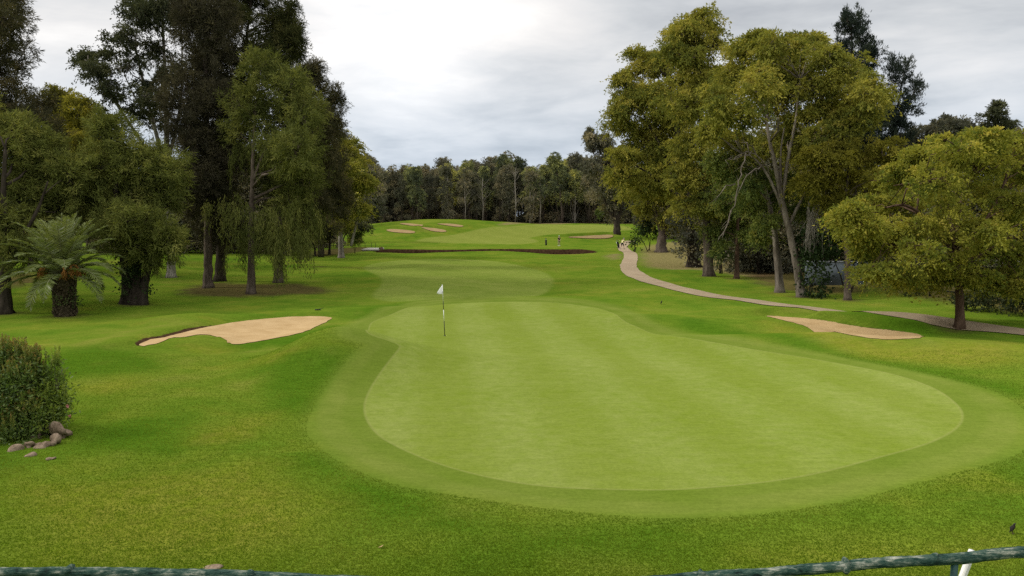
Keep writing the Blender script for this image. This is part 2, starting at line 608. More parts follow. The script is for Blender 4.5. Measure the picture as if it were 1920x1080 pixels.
YELLOW = [pix_poly(p) for p in (
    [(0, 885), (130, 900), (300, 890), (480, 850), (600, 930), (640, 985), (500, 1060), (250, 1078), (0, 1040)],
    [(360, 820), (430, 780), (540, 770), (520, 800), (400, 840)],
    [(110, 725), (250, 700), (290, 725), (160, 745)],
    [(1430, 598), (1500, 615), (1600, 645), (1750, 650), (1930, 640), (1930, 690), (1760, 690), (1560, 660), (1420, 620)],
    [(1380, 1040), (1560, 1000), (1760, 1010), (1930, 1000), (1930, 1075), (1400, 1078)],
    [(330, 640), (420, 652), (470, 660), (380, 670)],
    [(430, 690), (500, 664), (560, 644), (640, 643), (700, 647), (640, 651), (570, 657), (500, 680)],  # light tone painted along the mound crest to bring out its relief
)]
DEEP = [pix_poly(p) for p in (  # deeper green patches; those on slopes are shade painted in for relief
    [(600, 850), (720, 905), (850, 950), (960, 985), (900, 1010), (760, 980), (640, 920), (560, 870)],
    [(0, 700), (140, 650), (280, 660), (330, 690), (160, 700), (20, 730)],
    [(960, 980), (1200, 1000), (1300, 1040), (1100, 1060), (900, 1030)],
    [(480, 665), (560, 650), (680, 655), (620, 730), (560, 790), (500, 740)],  # mound face painted darker, as if turned from the light
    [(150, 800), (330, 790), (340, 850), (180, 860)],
    [(1280, 602), (1420, 622), (1560, 655), (1700, 690), (1640, 688), (1480, 650), (1300, 614)],  # swale and slope painted darker to make the relief read
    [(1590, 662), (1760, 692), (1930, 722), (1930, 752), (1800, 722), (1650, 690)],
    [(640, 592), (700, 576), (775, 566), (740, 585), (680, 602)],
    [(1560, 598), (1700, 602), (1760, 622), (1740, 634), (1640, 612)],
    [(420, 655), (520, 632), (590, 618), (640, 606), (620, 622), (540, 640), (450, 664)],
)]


def lips(X, Y):
    """raised edge on the far side of every bunker; signed distance to the sand; how bare the back face is"""
    add = np.zeros(np.shape(X)); hollow = np.zeros(np.shape(X)); bare = np.zeros(np.shape(X)); sd = np.full(np.shape(X), 8.0)
    for k, P in BPOLY.items():
        amp, w = BLIP[k]
        s = poly_sdf(X, Y, P, far=8.0)
        near = s < 7.9
        if not near.any():
            continue
        e = 0.15
        gy = np.zeros_like(s)                  # positive when standing behind the bunker
        gy[near] = (poly_sdf(X[near], Y[near] + e, P, 8.0) - poly_sdf(X[near], Y[near] - e, P, 8.0)) / (2 * e)
        gxx = np.zeros_like(s)
        gxx[near] = (poly_sdf(X[near] + e, Y[near], P, 8.0) - poly_sdf(X[near] - e, Y[near], P, 8.0)) / (2 * e)
        fx, fy = (-0.75, 0.66) if k == 'left' else (0.0, 1.0)
        back = sstep(0.15, 0.75, gxx * fx + gy * fy) * near
        face = 0.55 if P[:, 1].min() < 80 else 1.2
        rise = sstep(0.0, face, s) * np.exp(-(np.maximum(s, 0) / w) ** 2) * back
        soilw = np.full(np.shape(X), 0.18)
        if k == 'left':
            ws = sstep(0.6, -0.6, X + 0.395 * Y)
            rise = rise * (0.40 + 0.6 * ws)
            soilw = 0.16 + 0.84 * ws
        add = np.maximum(add, amp * rise)
        hollow = np.minimum(hollow, -0.10 * sstep(0, -1.4, s))
        m = s < sd
        sd = np.where(m, s, sd)
        bare = np.where(m, back * soilw, bare)
    return add + hollow, sd, bare


def h_full(X, Y):
    X = np.asarray(X, float); Y = np.asarray(Y, float)
    return h_base(X, Y) + h_ditch(X, Y) + lips(X, Y)[0]


def hz(x, y):
    return float(h_full(np.array([float(x)]), np.array([float(y)]))[0])


def axis(segs):
    out = [segs[0][0]]
    for a, b, st in segs:
        n = max(1, int(round((b - a) / st)))
        out += list(np.linspace(a, b, n + 1)[1:])
    return np.array(out)


def grow(a, b, s0, f):
    out = []
    x, s = a, s0
    while x < b:
        x += s; s *= f
        out.append(x)
    return np.array(out)


xs_mid = axis([(-70, -30, 0.6), (-30, 30, 0.3), (30, 70, 0.6)])
xr = grow(70, 2600, 1.2, 1.22)
XS = np.concatenate([-xr[::-1], xs_mid, xr])
YS = np.concatenate([axis([(-14, 8, 0.5), (8, 46, 0.22), (46, 104, 0.4), (104, 114, 0.2), (114, 215, 0.7)]), grow(215, 3600, 1.5, 1.2)])
GX, GY = np.meshgrid(XS, YS)
gx, gy = GX.ravel(), GY.ravel()


def ground_mat():
    m = bpy.data.materials.new("turf")
    m.use_nodes = True
    g = NT(m.node_tree)
    out = g.n('ShaderNodeOutputMaterial')
    geo = g.n('ShaderNodeNewGeometry')
    P = geo.outputs['Position']

    def A(name):
        return g.n('ShaderNodeAttribute', attribute_name=name).outputs['Fac']
    n_big = g.noise(P, 0.11, 4, 0.55, 0.4)
    n_mid = g.noise(P, 0.55, 4, 0.6, 0.3)
    n_sm = g.noise(P, 2.6, 4, 0.65)
    n_fine = g.noise(P, 13.0, 4, 0.7)
    n_blade = g.noise(P, 46.0, 3, 0.7)
    mp = g.n('ShaderNodeMapping')
    mp.inputs['Scale'].default_value = (0.35, 2.2, 1.0)
    g.l(P, mp.inputs[0])
    n_str = g.noise(mp.outputs[0], 4.5, 4, 0.65, 0.6)
    # rough: saturated green with yellowish, thin patches; crest and slope tones painted for relief
    f = g.math('ADD', g.math('MULTIPLY', n_big, 0.55), g.math('MULTIPLY', n_mid, 0.45))
    rough = g.ramp(f, [(0.34, (0.066, 0.132, 0.010)), (0.45, (0.100, 0.168, 0.013)), (0.55, (0.134, 0.188, 0.018)), (0.66, (0.178, 0.202, 0.030))])
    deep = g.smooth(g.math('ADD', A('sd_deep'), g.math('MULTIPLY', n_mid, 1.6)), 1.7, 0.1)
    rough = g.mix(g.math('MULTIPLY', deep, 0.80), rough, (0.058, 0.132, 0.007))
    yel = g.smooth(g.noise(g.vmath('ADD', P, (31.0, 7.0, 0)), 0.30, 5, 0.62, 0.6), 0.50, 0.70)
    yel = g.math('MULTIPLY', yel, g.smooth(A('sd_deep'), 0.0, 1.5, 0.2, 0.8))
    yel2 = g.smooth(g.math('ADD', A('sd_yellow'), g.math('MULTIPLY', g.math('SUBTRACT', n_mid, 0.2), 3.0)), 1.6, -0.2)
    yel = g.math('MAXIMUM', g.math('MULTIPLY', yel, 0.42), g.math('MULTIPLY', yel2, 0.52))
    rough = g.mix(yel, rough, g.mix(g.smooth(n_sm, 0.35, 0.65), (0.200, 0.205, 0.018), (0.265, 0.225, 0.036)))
    # closer cut turf
    collar = g.ramp(n_mid, [(0.3, (0.130, 0.182, 0.022)), (0.7, (0.178, 0.216, 0.038))])
    fair = g.ramp(n_mid, [(0.3, (0.158, 0.212, 0.030)), (0.7, (0.208, 0.246, 0.048))])
    green = g.ramp(g.math('ADD', g.math('MULTIPLY', n_big, 0.5), g.math('MULTIPLY', n_sm, 0.5)),
                   [(0.36, (0.172, 0.228, 0.030)), (0.62, (0.232, 0.272, 0.062))])
    # mowing bands on the green, running away from the terrace
    sep = g.n('ShaderNodeSeparateXYZ')
    g.l(P, sep.inputs[0])
    u = g.math('ADD', sep.outputs[0], g.math('MULTIPLY', sep.outputs[1], 0.10))
    u = g.math('ADD', u, g.math('MULTIPLY', n_mid, 0.9))
    band = g.math('SINE', g.math('MULTIPLY', u, 2 * math.pi / 3.05))
    band = g.math('MULTIPLY', band, g.smooth(n_mid, 0.30, 0.62, 0.25, 1.0))
    bandf = g.smooth(band, -0.75, 0.75)
    green = g.mix(g.math('MULTIPLY', bandf, 0.40), green, (0.145, 0.195, 0.014))
    band2 = g.smooth(g.math('SINE', g.math('MULTIPLY', g.math('ADD', g.math('MULTIPLY', sep.outputs[0], 0.8), g.math('MULTIPLY', sep.outputs[1], 0.5)), 2 * math.pi / 7.0)), -0.2, 0.2)
    fair = g.mix(g.math('MULTIPLY', band2, 0.25), fair, (0.120, 0.180, 0.020))
    # collar is cut round and round
    ring = g.smooth(g.math('SINE', g.math('MULTIPLY', g.math('ADD', A('sd_green'), g.math('MULTIPLY', n_mid, 0.15)), 2 * math.pi / 1.25)), -0.5, 0.5)
    collar = g.mix(g.math('MULTIPLY', ring, 0.30), collar, (0.104, 0.165, 0.013))
    jit = g.math('MULTIPLY', g.math('SUBTRACT', n_fine, 0.5), 0.16)
    col = rough
    col = g.mix(g.smooth(g.math('ADD', A('sd_far'), g.math('MULTIPLY', n_sm, 1.0)), 1.2, 0.0), col, g.mix(0.35, fair, (0.21, 0.215, 0.040)))
    col = g.mix(g.smooth(g.math('ADD', A('sd_fair'), jit), 0.30, -0.25), col, fair)
    col = g.mix(g.smooth(g.math('ADD', A('sd_collar'), g.math('MULTIPLY', g.math('SUBTRACT', n_mid, 0.5), 0.8)), 0.50, -0.45), col, collar)
    col = g.mix(g.smooth(g.math('ADD', A('sd_green'), g.math('MULTIPLY', jit, 0.25)), 0.05, -0.05), col, green)
    edge = g.smooth(g.math('ABSOLUTE', g.math('ADD', A('sd_green'), g.math('MULTIPLY', jit, 0.3))), 0.06, 0.0)
    col = g.mix(g.math('MULTIPLY', edge, 0.32), col, (0.30, 0.30, 0.10))
    # mottling of blades, clover and thatch
    mott = g.math('ADD', g.math('MULTIPLY', n_fine, 0.45), g.math('MULTIPLY', n_blade, 0.25))
    mott = g.math('ADD', mott, g.math('MULTIPLY', n_str, 0.30))
    amp_lo = g.smooth(A('sd_collar'), -0.5, 0.5)
    dark = g.mix(g.smooth(A('sd_collar'), -0.2, 0.2), (0.82, 0.84, 0.80), (0.70, 0.73, 0.68))
    lite = g.mix(amp_lo, (1.16, 1.14, 1.2), (1.34, 1.30, 1.4))
    col = g.mix(1.0, col, g.mix(g.smooth(mott, 0.34, 0.66), dark, lite), 'MULTIPLY')
    # dry grass, leaf litter with shade painted round tree feet, bare soil
    dry = g.ramp(n_sm, [(0.3, (0.150, 0.130, 0.045)), (0.7, (0.290, 0.215, 0.105))])
    col = g.mix(g.math('MULTIPLY', g.smooth(g.math('ADD', A('sd_dry'), g.math('MULTIPLY', n_mid, 3.0)), 2.6, 0.2), 0.85), col, dry)
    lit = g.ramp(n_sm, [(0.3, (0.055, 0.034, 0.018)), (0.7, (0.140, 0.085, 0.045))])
    col = g.mix(g.math('MULTIPLY', g.smooth(g.math('ADD', A('sd_litter_shade'), g.math('MULTIPLY', n_mid, 3.0)), 2.4, 0.4), 0.78), col, lit)
    soil = g.ramp(n_sm, [(0.3, (0.030, 0.016, 0.009)), (0.7, (0.105, 0.060, 0.032))])
    lipw = g.math('MULTIPLY', A('bare'), 0.22)
    lipd = g.math('SUBTRACT', lipw, g.math('ADD', A('sd_bunker'), g.math('MULTIPLY', g.math('SUBTRACT', n_sm, 0.5), 0.28)))
    col = g.mix(g.math('MULTIPLY', g.smooth(lipd, -0.03, 0.05), g.smooth(A('bare'), 0.08, 0.3)), col, soil)
    col = g.mix(g.smooth(g.math('ADD', A('soil'), g.math('MULTIPLY', g.math('SUBTRACT', n_sm, 0.5), 0.5)), 0.35, 0.6), col, soil)
    b = g.n('ShaderNodeBsdfDiffuse', i_Roughness=0.8)
    g.l(col, b.inputs[0])
    hgt = g.math('ADD', g.math('MULTIPLY', n_fine, 0.6), g.math('MULTIPLY', n_str, 0.4))
    bp = g.n('ShaderNodeBump', i_Distance=0.05)
    g.l(g.smooth(A('sd_collar'), -0.5, 0.5, 0.10, 0.38), bp.inputs['Strength'])
    g.l(hgt, bp.inputs['Height'])
    g.l(bp.outputs[0], b.inputs['Normal'])
    g.l(b.outputs[0], out.inputs[0])
    return m


def sdmin(polys, far):
    s = np.full(gx.shape, far)
    for p in polys:
        s = np.minimum(s, poly_sdf(gx, gy, p, far))
    return s


lip_add, lip_sd, lip_bare = lips(gx, gy)
gz = h_base(gx, gy) + h_ditch(gx, gy) + lip_add
dd_, dside_ = polyline_dist(gx, gy, DITCH)
ditch_soil = np.where(dside_ > 0, sstep(2.0, 1.6, dd_), sstep(1.3, 1.0, dd_)) * sstep(-20.8, -18.0, gx) * sstep(13.2, 10.5, gx)
attrs = {
    'sd_green': poly_sdf(gx, gy, GREEN, 8.0), 'sd_collar': poly_sdf(gx, gy, COLLAR, 8.0),
    'sd_fair': poly_sdf(gx, gy, FAIRWAY, 8.0), 'sd_far': poly_sdf(gx, gy, FAR_FAIRWAY, 8.0),
    'sd_dry': sdmin(DRY, 8.0), 'sd_yellow': sdmin(YELLOW, 8.0), 'sd_deep': sdmin(DEEP, 8.0), 'sd_litter_shade': sdmin(LITTER_SHADE, 8.0),
    'soil': ditch_soil, 'sd_bunker': lip_sd, 'bare': lip_bare,
}
# woods beyond the course stand on litter
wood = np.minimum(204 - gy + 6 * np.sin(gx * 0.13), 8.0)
attrs['sd_litter_shade'] = np.minimum(attrs['sd_litter_shade'], np.maximum(-wood * -1.0, -2.0))
nx, ny = len(XS), len(YS)
ii = (np.arange(ny - 1)[:, None] * nx + np.arange(nx - 1)[None, :]).ravel()
GQ = np.stack([ii, ii + 1, ii + 1 + nx, ii + nx], -1)
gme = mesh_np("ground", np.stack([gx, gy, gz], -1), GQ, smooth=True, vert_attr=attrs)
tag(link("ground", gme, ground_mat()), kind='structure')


def sand_mat(k=1.0):
    m = bpy.data.materials.new("bunker_sand")
    m.use_nodes = True
    g = NT(m.node_tree)
    out = g.n('ShaderNodeOutputMaterial')
    geo = g.n('ShaderNodeNewGeometry')
    P = geo.outputs['Position']
    n1 = g.noise(P, 1.3, 4, 0.6)
    n2 = g.noise(P, 22, 4, 0.7)
    wv = g.n('ShaderNodeTexWave', wave_type='RINGS')
    wv.inputs['Scale'].default_value = 1.6
    wv.inputs['Distortion'].default_value = 6.0
    wv.inputs['Detail'].default_value = 2
    g.l(P, wv.inputs['Vector'])
    f = g.math('ADD', g.math('MULTIPLY', n1, 0.6), g.math('MULTIPLY', n2, 0.3))
    f = g.math('ADD', f, g.math('MULTIPLY', wv.outputs['Fac'], 0.10))
    b = g.n('ShaderNodeBsdfDiffuse')
    g.l(g.ramp(f, [(0.3, (0.355 * k, 0.232 * k, 0.105 * k)), (0.7, (0.515 * k, 0.368 * k, 0.195 * k))]), b.inputs[0])
    bp = g.n('ShaderNodeBump', i_Strength=0.5, i_Distance=0.06)
    g.l(f, bp.inputs['Height'])
    g.l(bp.outputs[0], b.inputs['Normal'])
    g.l(b.outputs[0], out.inputs[0])
    return m


M_SAND = sand_mat()
M_SAND_FAR = sand_mat(0.66)  # far bunkers: the same sand, darker


def tri_fill(P, step, off, name, mat):
    """a sheet filling outline P, lying just above the ground"""
    from mathutils.geometry import delaunay_2d_cdt
    n = len(P)
    x0, y0 = P.min(0); x1, y1 = P.max(0)
    X, Y = np.meshgrid(np.arange(x0, x1, step), np.arange(y0, y1, step))
    X, Y = X.ravel(), Y.ravel()
    ins = poly_sdf(X, Y, P, 5.0) < -0.25 * step
    pts = [Vector(p) for p in P] + [Vector((a, b)) for a, b in zip(X[ins], Y[ins])]
    res = delaunay_2d_cdt(pts, [], [list(range(n))], 1, 1e-5)
    V2 = np.array([tuple(v) for v in res[0]])
    F = np.array([f for f in res[2] if len(f) == 3])
    # enforce upward winding
    a, b, c = V2[F[:, 0]], V2[F[:, 1]], V2[F[:, 2]]
    cr = (b[:, 0] - a[:, 0]) * (c[:, 1] - a[:, 1]) - (b[:, 1] - a[:, 1]) * (c[:, 0] - a[:, 0])
    F[cr < 0] = F[cr < 0][:, ::-1]
    Z = h_full(V2[:, 0], V2[:, 1]) + off
    me = mesh_np(name, np.column_stack([V2, Z]), T=F, smooth=True)
    return tag(link(name, me, mat), kind='structure')


for key, P in BPOLY.items():
    near = P[:, 1].min() < 60
    # ragged edge where turf and sand meet
    rg = np.random.default_rng(5)
    Pj = P + rg.standard_normal(P.shape) * (0.035 if near else 0.0)
    tri_fill(Pj, 0.22 if near else 0.6, 0.02 if near else 0.10, "bunker_sand", M_SAND if near else M_SAND_FAR)


def strip(center, width, name, mat, off, seg=0.6):
    P = np.array(center, float)
    for _ in range(3):
        Q = np.stack([0.75 * P[:-1] + 0.25 * P[1:], 0.25 * P[:-1] + 0.75 * P[1:]], 1).reshape(-1, 2)
        P = np.vstack([P[:1], Q, P[-1:]])
    ds = np.concatenate([[0], np.cumsum(np.linalg.norm(np.diff(P, axis=0), axis=1))])
    s = np.arange(0, ds[-1], seg)
    C = np.stack([np.interp(s, ds, P[:, 0]), np.interp(s, ds, P[:, 1])], -1)
    T = np.gradient(C, axis=0); T /= np.linalg.norm(T, axis=1)[:, None]
    N = np.stack([-T[:, 1], T[:, 0]], -1)
    k = 9
    rg = np.random.default_rng(3)
    wl = width / 2 + np.convolve(rg.standard_normal(len(s)), np.ones(4) / 4, 'same') * 0.05
    wr = width / 2 + np.convolve(rg.standard_normal(len(s)), np.ones(4) / 4, 'same') * 0.05
    W = np.stack([-wl + (wl + wr) * i / (k - 1) for i in range(k)], 1)
    XY = C[:, None, :] + W[..., None] * N[:, None, :]
    Z = h_full(XY[..., 0].ravel(), XY[..., 1].ravel()) + off
    V = np.column_stack([XY.reshape(-1, 2), Z])
    ii = (np.arange(len(s) - 1)[:, None] * k + np.arange(k - 1)[None, :]).ravel()
    Q = np.stack([ii, ii + k, ii + k + 1, ii + 1], -1)
    me = mesh_np(name, V, Q, smooth=True)
    o = link(name, me, mat)
    return tag(o, kind='structure')


def path_mat(name, a, b_):
    m = bpy.data.materials.new(name)
    m.use_nodes = True
    g = NT(m.node_tree)
    out = g.n('ShaderNodeOutputMaterial')
    geo = g.n('ShaderNodeNewGeometry')
    n1 = g.noise(geo.outputs['Position'], 0.8, 5, 0.65)
    n2 = g.noise(geo.outputs['Position'], 14, 4, 0.7)
    f = g.math('ADD', g.math('MULTIPLY', n1, 0.6), g.math('MULTIPLY', n2, 0.4))
    b = g.n('ShaderNodeBsdfDiffuse')
    g.l(g.ramp(f, [(0.32, a), (0.68, b_)]), b.inputs[0])
    g.l(b.outputs[0], out.inputs[0])
    return m


M_PATH = path_mat("path_gravel", (0.265, 0.200, 0.128), (0.415, 0.328, 0.222))
M_TRACK = path_mat("pale_track", (0.28, 0.22, 0.17), (0.45, 0.37, 0.30))
path_px = [(1182, 452), (1168, 459), (1166, 465), (1184, 476), (1181, 490), (1177, 500), (1184, 511), (1202, 521), (1235, 532), (1300, 549),
           (1380, 561), (1440, 570), (1500, 578), (1580, 588), (1650, 596), (1720, 603), (1790, 610), (1860, 617), (1930, 625), (2050, 640)]
path_xy = [ground_hit(*p) for p in path_px]
strip(path_xy, 1.65, "path", M_PATH, 0.035)
strip([ground_hit(*p) for p in [(1340, 470), (1380, 481), (1420, 490), (1470, 497), (1560, 505)]], 2.6, "path", M_TRACK, 0.05)
# ------------------------------------------------------------------ foliage kinds
EUC_OLIVE = leaf_mat("olive_leaves", [(0.0, (0.126, 0.148, 0.036)), (0.4, (0.251, 0.253, 0.048)), (0.75, (0.396, 0.354, 0.067)), (1.0, (0.505, 0.438, 0.109))], 0.30)
EUC_GREEN = leaf_mat("green_leaves", [(0.0, (0.077, 0.110, 0.035)), (0.45, (0.164, 0.204, 0.051)), (0.8, (0.281, 0.289, 0.069)), (1.0, (0.375, 0.344, 0.104))], 0.30)
EUC_YELLOW = leaf_mat("yellow_green_leaves", [(0.0, (0.100, 0.102, 0.024)), (0.45, (0.208, 0.196, 0.033)), (0.8, (0.313, 0.284, 0.047)), (1.0, (0.398, 0.332, 0.070))], 0.35)
EUC_GREY = leaf_mat("grey_green_leaves", [(0.0, (0.041, 0.050, 0.029)), (0.5, (0.088, 0.096, 0.050)), (1.0, (0.163, 0.163, 0.083))], 0.2)
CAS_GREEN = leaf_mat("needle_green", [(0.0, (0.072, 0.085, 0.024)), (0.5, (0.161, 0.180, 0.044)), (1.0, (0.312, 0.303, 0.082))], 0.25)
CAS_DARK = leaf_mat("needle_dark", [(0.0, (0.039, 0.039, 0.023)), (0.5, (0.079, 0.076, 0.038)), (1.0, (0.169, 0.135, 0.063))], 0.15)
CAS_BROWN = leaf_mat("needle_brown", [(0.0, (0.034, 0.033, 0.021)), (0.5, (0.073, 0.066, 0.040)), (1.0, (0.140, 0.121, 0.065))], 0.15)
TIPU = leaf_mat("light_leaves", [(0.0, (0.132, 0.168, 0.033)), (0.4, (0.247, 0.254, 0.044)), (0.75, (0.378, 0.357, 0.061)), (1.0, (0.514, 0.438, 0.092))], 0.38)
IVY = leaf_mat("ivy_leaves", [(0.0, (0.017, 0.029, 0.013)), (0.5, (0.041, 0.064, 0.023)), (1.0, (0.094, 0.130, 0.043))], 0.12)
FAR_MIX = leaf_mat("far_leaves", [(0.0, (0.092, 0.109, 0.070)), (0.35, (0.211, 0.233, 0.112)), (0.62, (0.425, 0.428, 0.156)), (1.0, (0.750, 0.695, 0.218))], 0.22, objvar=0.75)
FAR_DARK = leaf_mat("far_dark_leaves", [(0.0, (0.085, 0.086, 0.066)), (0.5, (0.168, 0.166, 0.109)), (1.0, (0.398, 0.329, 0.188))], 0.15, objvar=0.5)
PALM_LEAF = leaf_mat("palm_leaves", [(0.0, (0.089, 0.120, 0.029)), (0.5, (0.186, 0.224, 0.057)), (1.0, (0.359, 0.372, 0.108))], 0.22, gloss=0.03)
SHRUB_RED = leaf_mat("shrub_leaves", [(0.0, (0.056, 0.095, 0.022)), (0.45, (0.125, 0.185, 0.037)), (0.75, (0.238, 0.233, 0.048)), (1.0, (0.362, 0.204, 0.064))], 0.2, gloss=0.02)
SHRUB_GREEN = leaf_mat("bright_shrub_leaves", [(0.0, (0.062, 0.100, 0.021)), (0.5, (0.178, 0.243, 0.038)), (1.0, (0.374, 0.405, 0.073))], 0.28, gloss=0.02)
DEAD_TWIG = leaf_mat("dead_twigs", [(0.0, (0.14, 0.125, 0.10)), (1.0, (0.33, 0.30, 0.25))], 0.0)

BARK_DARK = bark_mat("dark_bark", (0.020, 0.016, 0.012), (0.085, 0.068, 0.052))
BARK_MID = bark_mat("brown_bark", (0.045, 0.034, 0.026), (0.190, 0.150, 0.115))
BARK_PALE = bark_mat("pale_bark", (0.110, 0.088, 0.066), (0.430, 0.390, 0.330), 1.6, 0.22)
BARK_GUM = bark_mat("gum_bark", (0.060, 0.046, 0.034), (0.300, 0.255, 0.205), 1.8, 0.22)
BARK_RED = bark_mat("reddish_bark", (0.040, 0.024, 0.016), (0.170, 0.110, 0.075), 4.0, 0.18)


def unit(a):
    return a / (np.linalg.norm(a, axis=-1, keepdims=True) + 1e-9)


def rand_dirs(n, rng):
    return unit(rng.standard_normal((n, 3)))


def leaf_mesh(name, P, D, L, W, tint, rng):
    """one diamond shaped leaf (or leaf spray) per point"""
    n = len(P)
    L = np.broadcast_to(L, (n,)); W = np.broadcast_to(W, (n,))
    side = unit(np.cross(D, rand_dirs(n, rng)))
    mid = P + D * (L * 0.45)[:, None]
    V = np.empty((n, 4, 3))
    V[:, 0] = P
    V[:, 1] = mid + side * (W * 0.5)[:, None]
    V[:, 2] = P + D * L[:, None]
    V[:, 3] = mid - side * (W * 0.5)[:, None]
    Q = np.arange(4 * n).reshape(n, 4)
    return mesh_np(name, V.reshape(-1, 3), Q, face_attr={'tint': np.clip(tint, 0, 1)})


# per kind: clumps per m2 of lobe surface, clump radius, leaves per clump, leaf length, leaf width, droop, outward
KIND = {
    'euc':   dict(k=1.35, rc=0.52, n=70, L=0.185, W=0.080, droop=0.50, out=0.35, flat=0.72, shell=1),
    'cas':   dict(k=2.3, rc=0.42, n=46, L=0.29, W=0.042, droop=0.25, out=0.7, flat=0.8),
    'weep':  dict(k=2.6, rc=0.25, n=44, L=0.26, W=0.045, droop=1.6, out=0.2, flat=1.0),
    'tipu':  dict(k=2.2, rc=0.40, n=62, L=0.125, W=0.066, droop=0.25, out=0.4, flat=0.65, shell=1),
    'plume': dict(k=3.4, rc=0.42, n=44, L=0.28, W=0.062, droop=-0.8, out=0.5, flat=1.1),
    'ivy':   dict(k=6.0, rc=0.30, n=24, L=0.16, W=0.12, droop=0.35, out=0.5, flat=0.9),
    'far':   dict(k=0.75, rc=0.80, n=40, L=0.42, W=0.19, droop=0.35, out=0.4, flat=0.75, shell=1),
    'mid':   dict(k=1.1, rc=0.55, n=44, L=0.30, W=0.115, droop=0.35, out=0.4, flat=0.8, shell=1),
}


def foliage(lobes, kind, rng, dens=1.0, lmul=1.0, hole=0.12):
    """lobes: list of (centre, radii). returns leaf arrays and clump centres with the lobe each belongs to"""
    K = KIND[kind]
    Ps, Ds, Ls, Ws, Ts, CL = [], [], [], [], [], []
    for li, (c, r) in enumerate(lobes):
        c = np.asarray(c, float); r = np.asarray(r, float)
        rm = (r[0] * r[1] * r[2]) ** (1 / 3)
        nc = max(4, int(dens * K['k'] * 4 * math.pi * rm * rm / (lmul ** 1.6)))
        d = rand_dirs(nc, rng)
        # fewer underneath
        flip = (d[:, 2] < -0.25) & (rng.random(nc) < 0.55)
        d[flip, 2] *= -1
        rad = 0.42 + 0.62 * rng.random(nc) ** 0.62
        # lumps and bays in the outline
        k1, k2 = rng.standard_normal(3) * 2.4, rng.standard_normal(3) * 4.5
        lump = 1 + 0.22 * np.sin(d @ k1 + rng.uniform(0, 6)) + 0.14 * np.sin(d @ k2 + rng.uniform(0, 6))
        C = c + d * r * (rad * lump)[:, None]
        # gaps
        kk = rng.standard_normal(3) * 1.6 / max(rm, 0.5)
        keep = np.sin(C @ kk + rng.uniform(0, 6)) > -1 + 2 * hole * rng.random(nc) * 1.5
        C, d = C[keep], d[keep]
        nc = len(C)
        if nc == 0:
            continue
        size = rng.uniform(0.65, 1.35, nc)
        ctint = 0.45 + 0.17 * rng.standard_normal(nc) + 0.13 * rng.standard_normal() + 0.05 * np.sin(C[:, 2] * 1.7)
        n = K['n']
        D0 = 0.0
        idx = np.repeat(np.arange(nc), n)
        m = nc * n
        if kind == 'weep':
            ln = rng.uniform(0.7, 2.3, nc) * lmul
            t = np.tile(np.linspace(0, 1, n), nc)
            outw = d.copy(); outw[:, 2] = 0.15
            outw = unit(outw)
            arc = np.sqrt(t) * 0.45
            P = C[idx] + outw[idx] * arc[:, None] + rng.standard_normal((m, 3)) * 0.09
            P[:, 2] -= t ** 1.3 * ln[idx]
        elif kind in ('cas', 'plume'):
            ax = unit(d + rng.standard_normal((nc, 3)) * 0.45 + np.array([0, 0, 0.25 if kind == 'cas' else 0.9]))
            t = rng.random(m)
            sp = K['rc'] * size[idx] * lmul
            P = C[idx] + ax[idx] * (t * 1.7 * sp)[:, None] + rng.standard_normal((m, 3)) * (0.34 * sp * (1.1 - 0.6 * t))[:, None]
            P[:, 2] -= 0.25 * t * t * sp if kind == 'cas' else 0
            d = ax
        else:
            sp = (K['rc'] * size[idx] * lmul)[:, None]
            if K.get('shell'):             # a tuft: twigs spread from one point, arch over and hang, leaves along them
                nt = K.get('twigs', 9)
                q = rand_dirs(nc * nt, rng) + np.repeat(d, nt, 0) * 0.45 + np.array([0, 0, 0.25])
                q = unit(q)
                ln = rng.uniform(0.55, 1.75, nc * nt)
                which = idx * nt + rng.integers(0, nt, m)
                t = rng.random(m) ** 0.75
                run = (ln[which] * t)[:, None]
                P = C[idx] + q[which] * run * sp * np.array([1.0, 1.0, K['flat']]) + rng.standard_normal((m, 3)) * sp * 0.085
                P[:, 2] -= K.get('hang', 0.38) * (run[:, 0] ** 2) * sp[:, 0]
                D0 = 0.75 * q[which] - np.array([0, 0, 1.0]) * (0.5 * K.get('hang', 0.38) * run)
            else:
                P = C[idx] + rng.standard_normal((m, 3)) * sp * np.array([0.62, 0.62, 0.62 * K['flat']])
        D = unit(D0 + K['out'] * d[idx] + rng.standard_normal((m, 3)) * 0.55 + np.array([0, 0, -K['droop']]))
        Ps.append(P); Ds.append(D)
        Ls.append(K['L'] * lmul * rng.uniform(0.7, 1.3, m)); Ws.append(K['W'] * lmul * rng.uniform(0.75, 1.25, m))
        Ts.append(ctint[idx] + 0.10 * rng.standard_normal(m))
        CL.append((li, C))
    return np.vstack(Ps), np.vstack(Ds), np.concatenate(Ls), np.concatenate(Ws), np.concatenate(Ts), CL


SUB = {'euc': (9, 0.62, 0.85), 'tipu': (9, 0.62, 0.80), 'mid': (7, 0.60, 0.85), 'cas': (7, 0.58, 1.15)}


def split_lobes(LB, kind, rng):
    """break every bough of a crown into smaller rounded boughs with gaps between them"""
    if kind not in SUB:
        return [(c, r, c) for c, r in LB]
    n, q, fl = SUB[kind]
    out = []
    for c, r in LB:
        for k in range(n):
            d = rand_dirs(1, rng)[0]
            if d[2] < -0.2 and rng.random() < 0.6:
                d[2] *= -1
            f = rng.uniform(0.42, 0.66)
            rr = r * f * np.array([1, 1, fl]) * rng.uniform(0.68, 1.32, 3)
            out.append((c + d * r * rng.uniform(0.35, 0.78), rr, c))
    return out


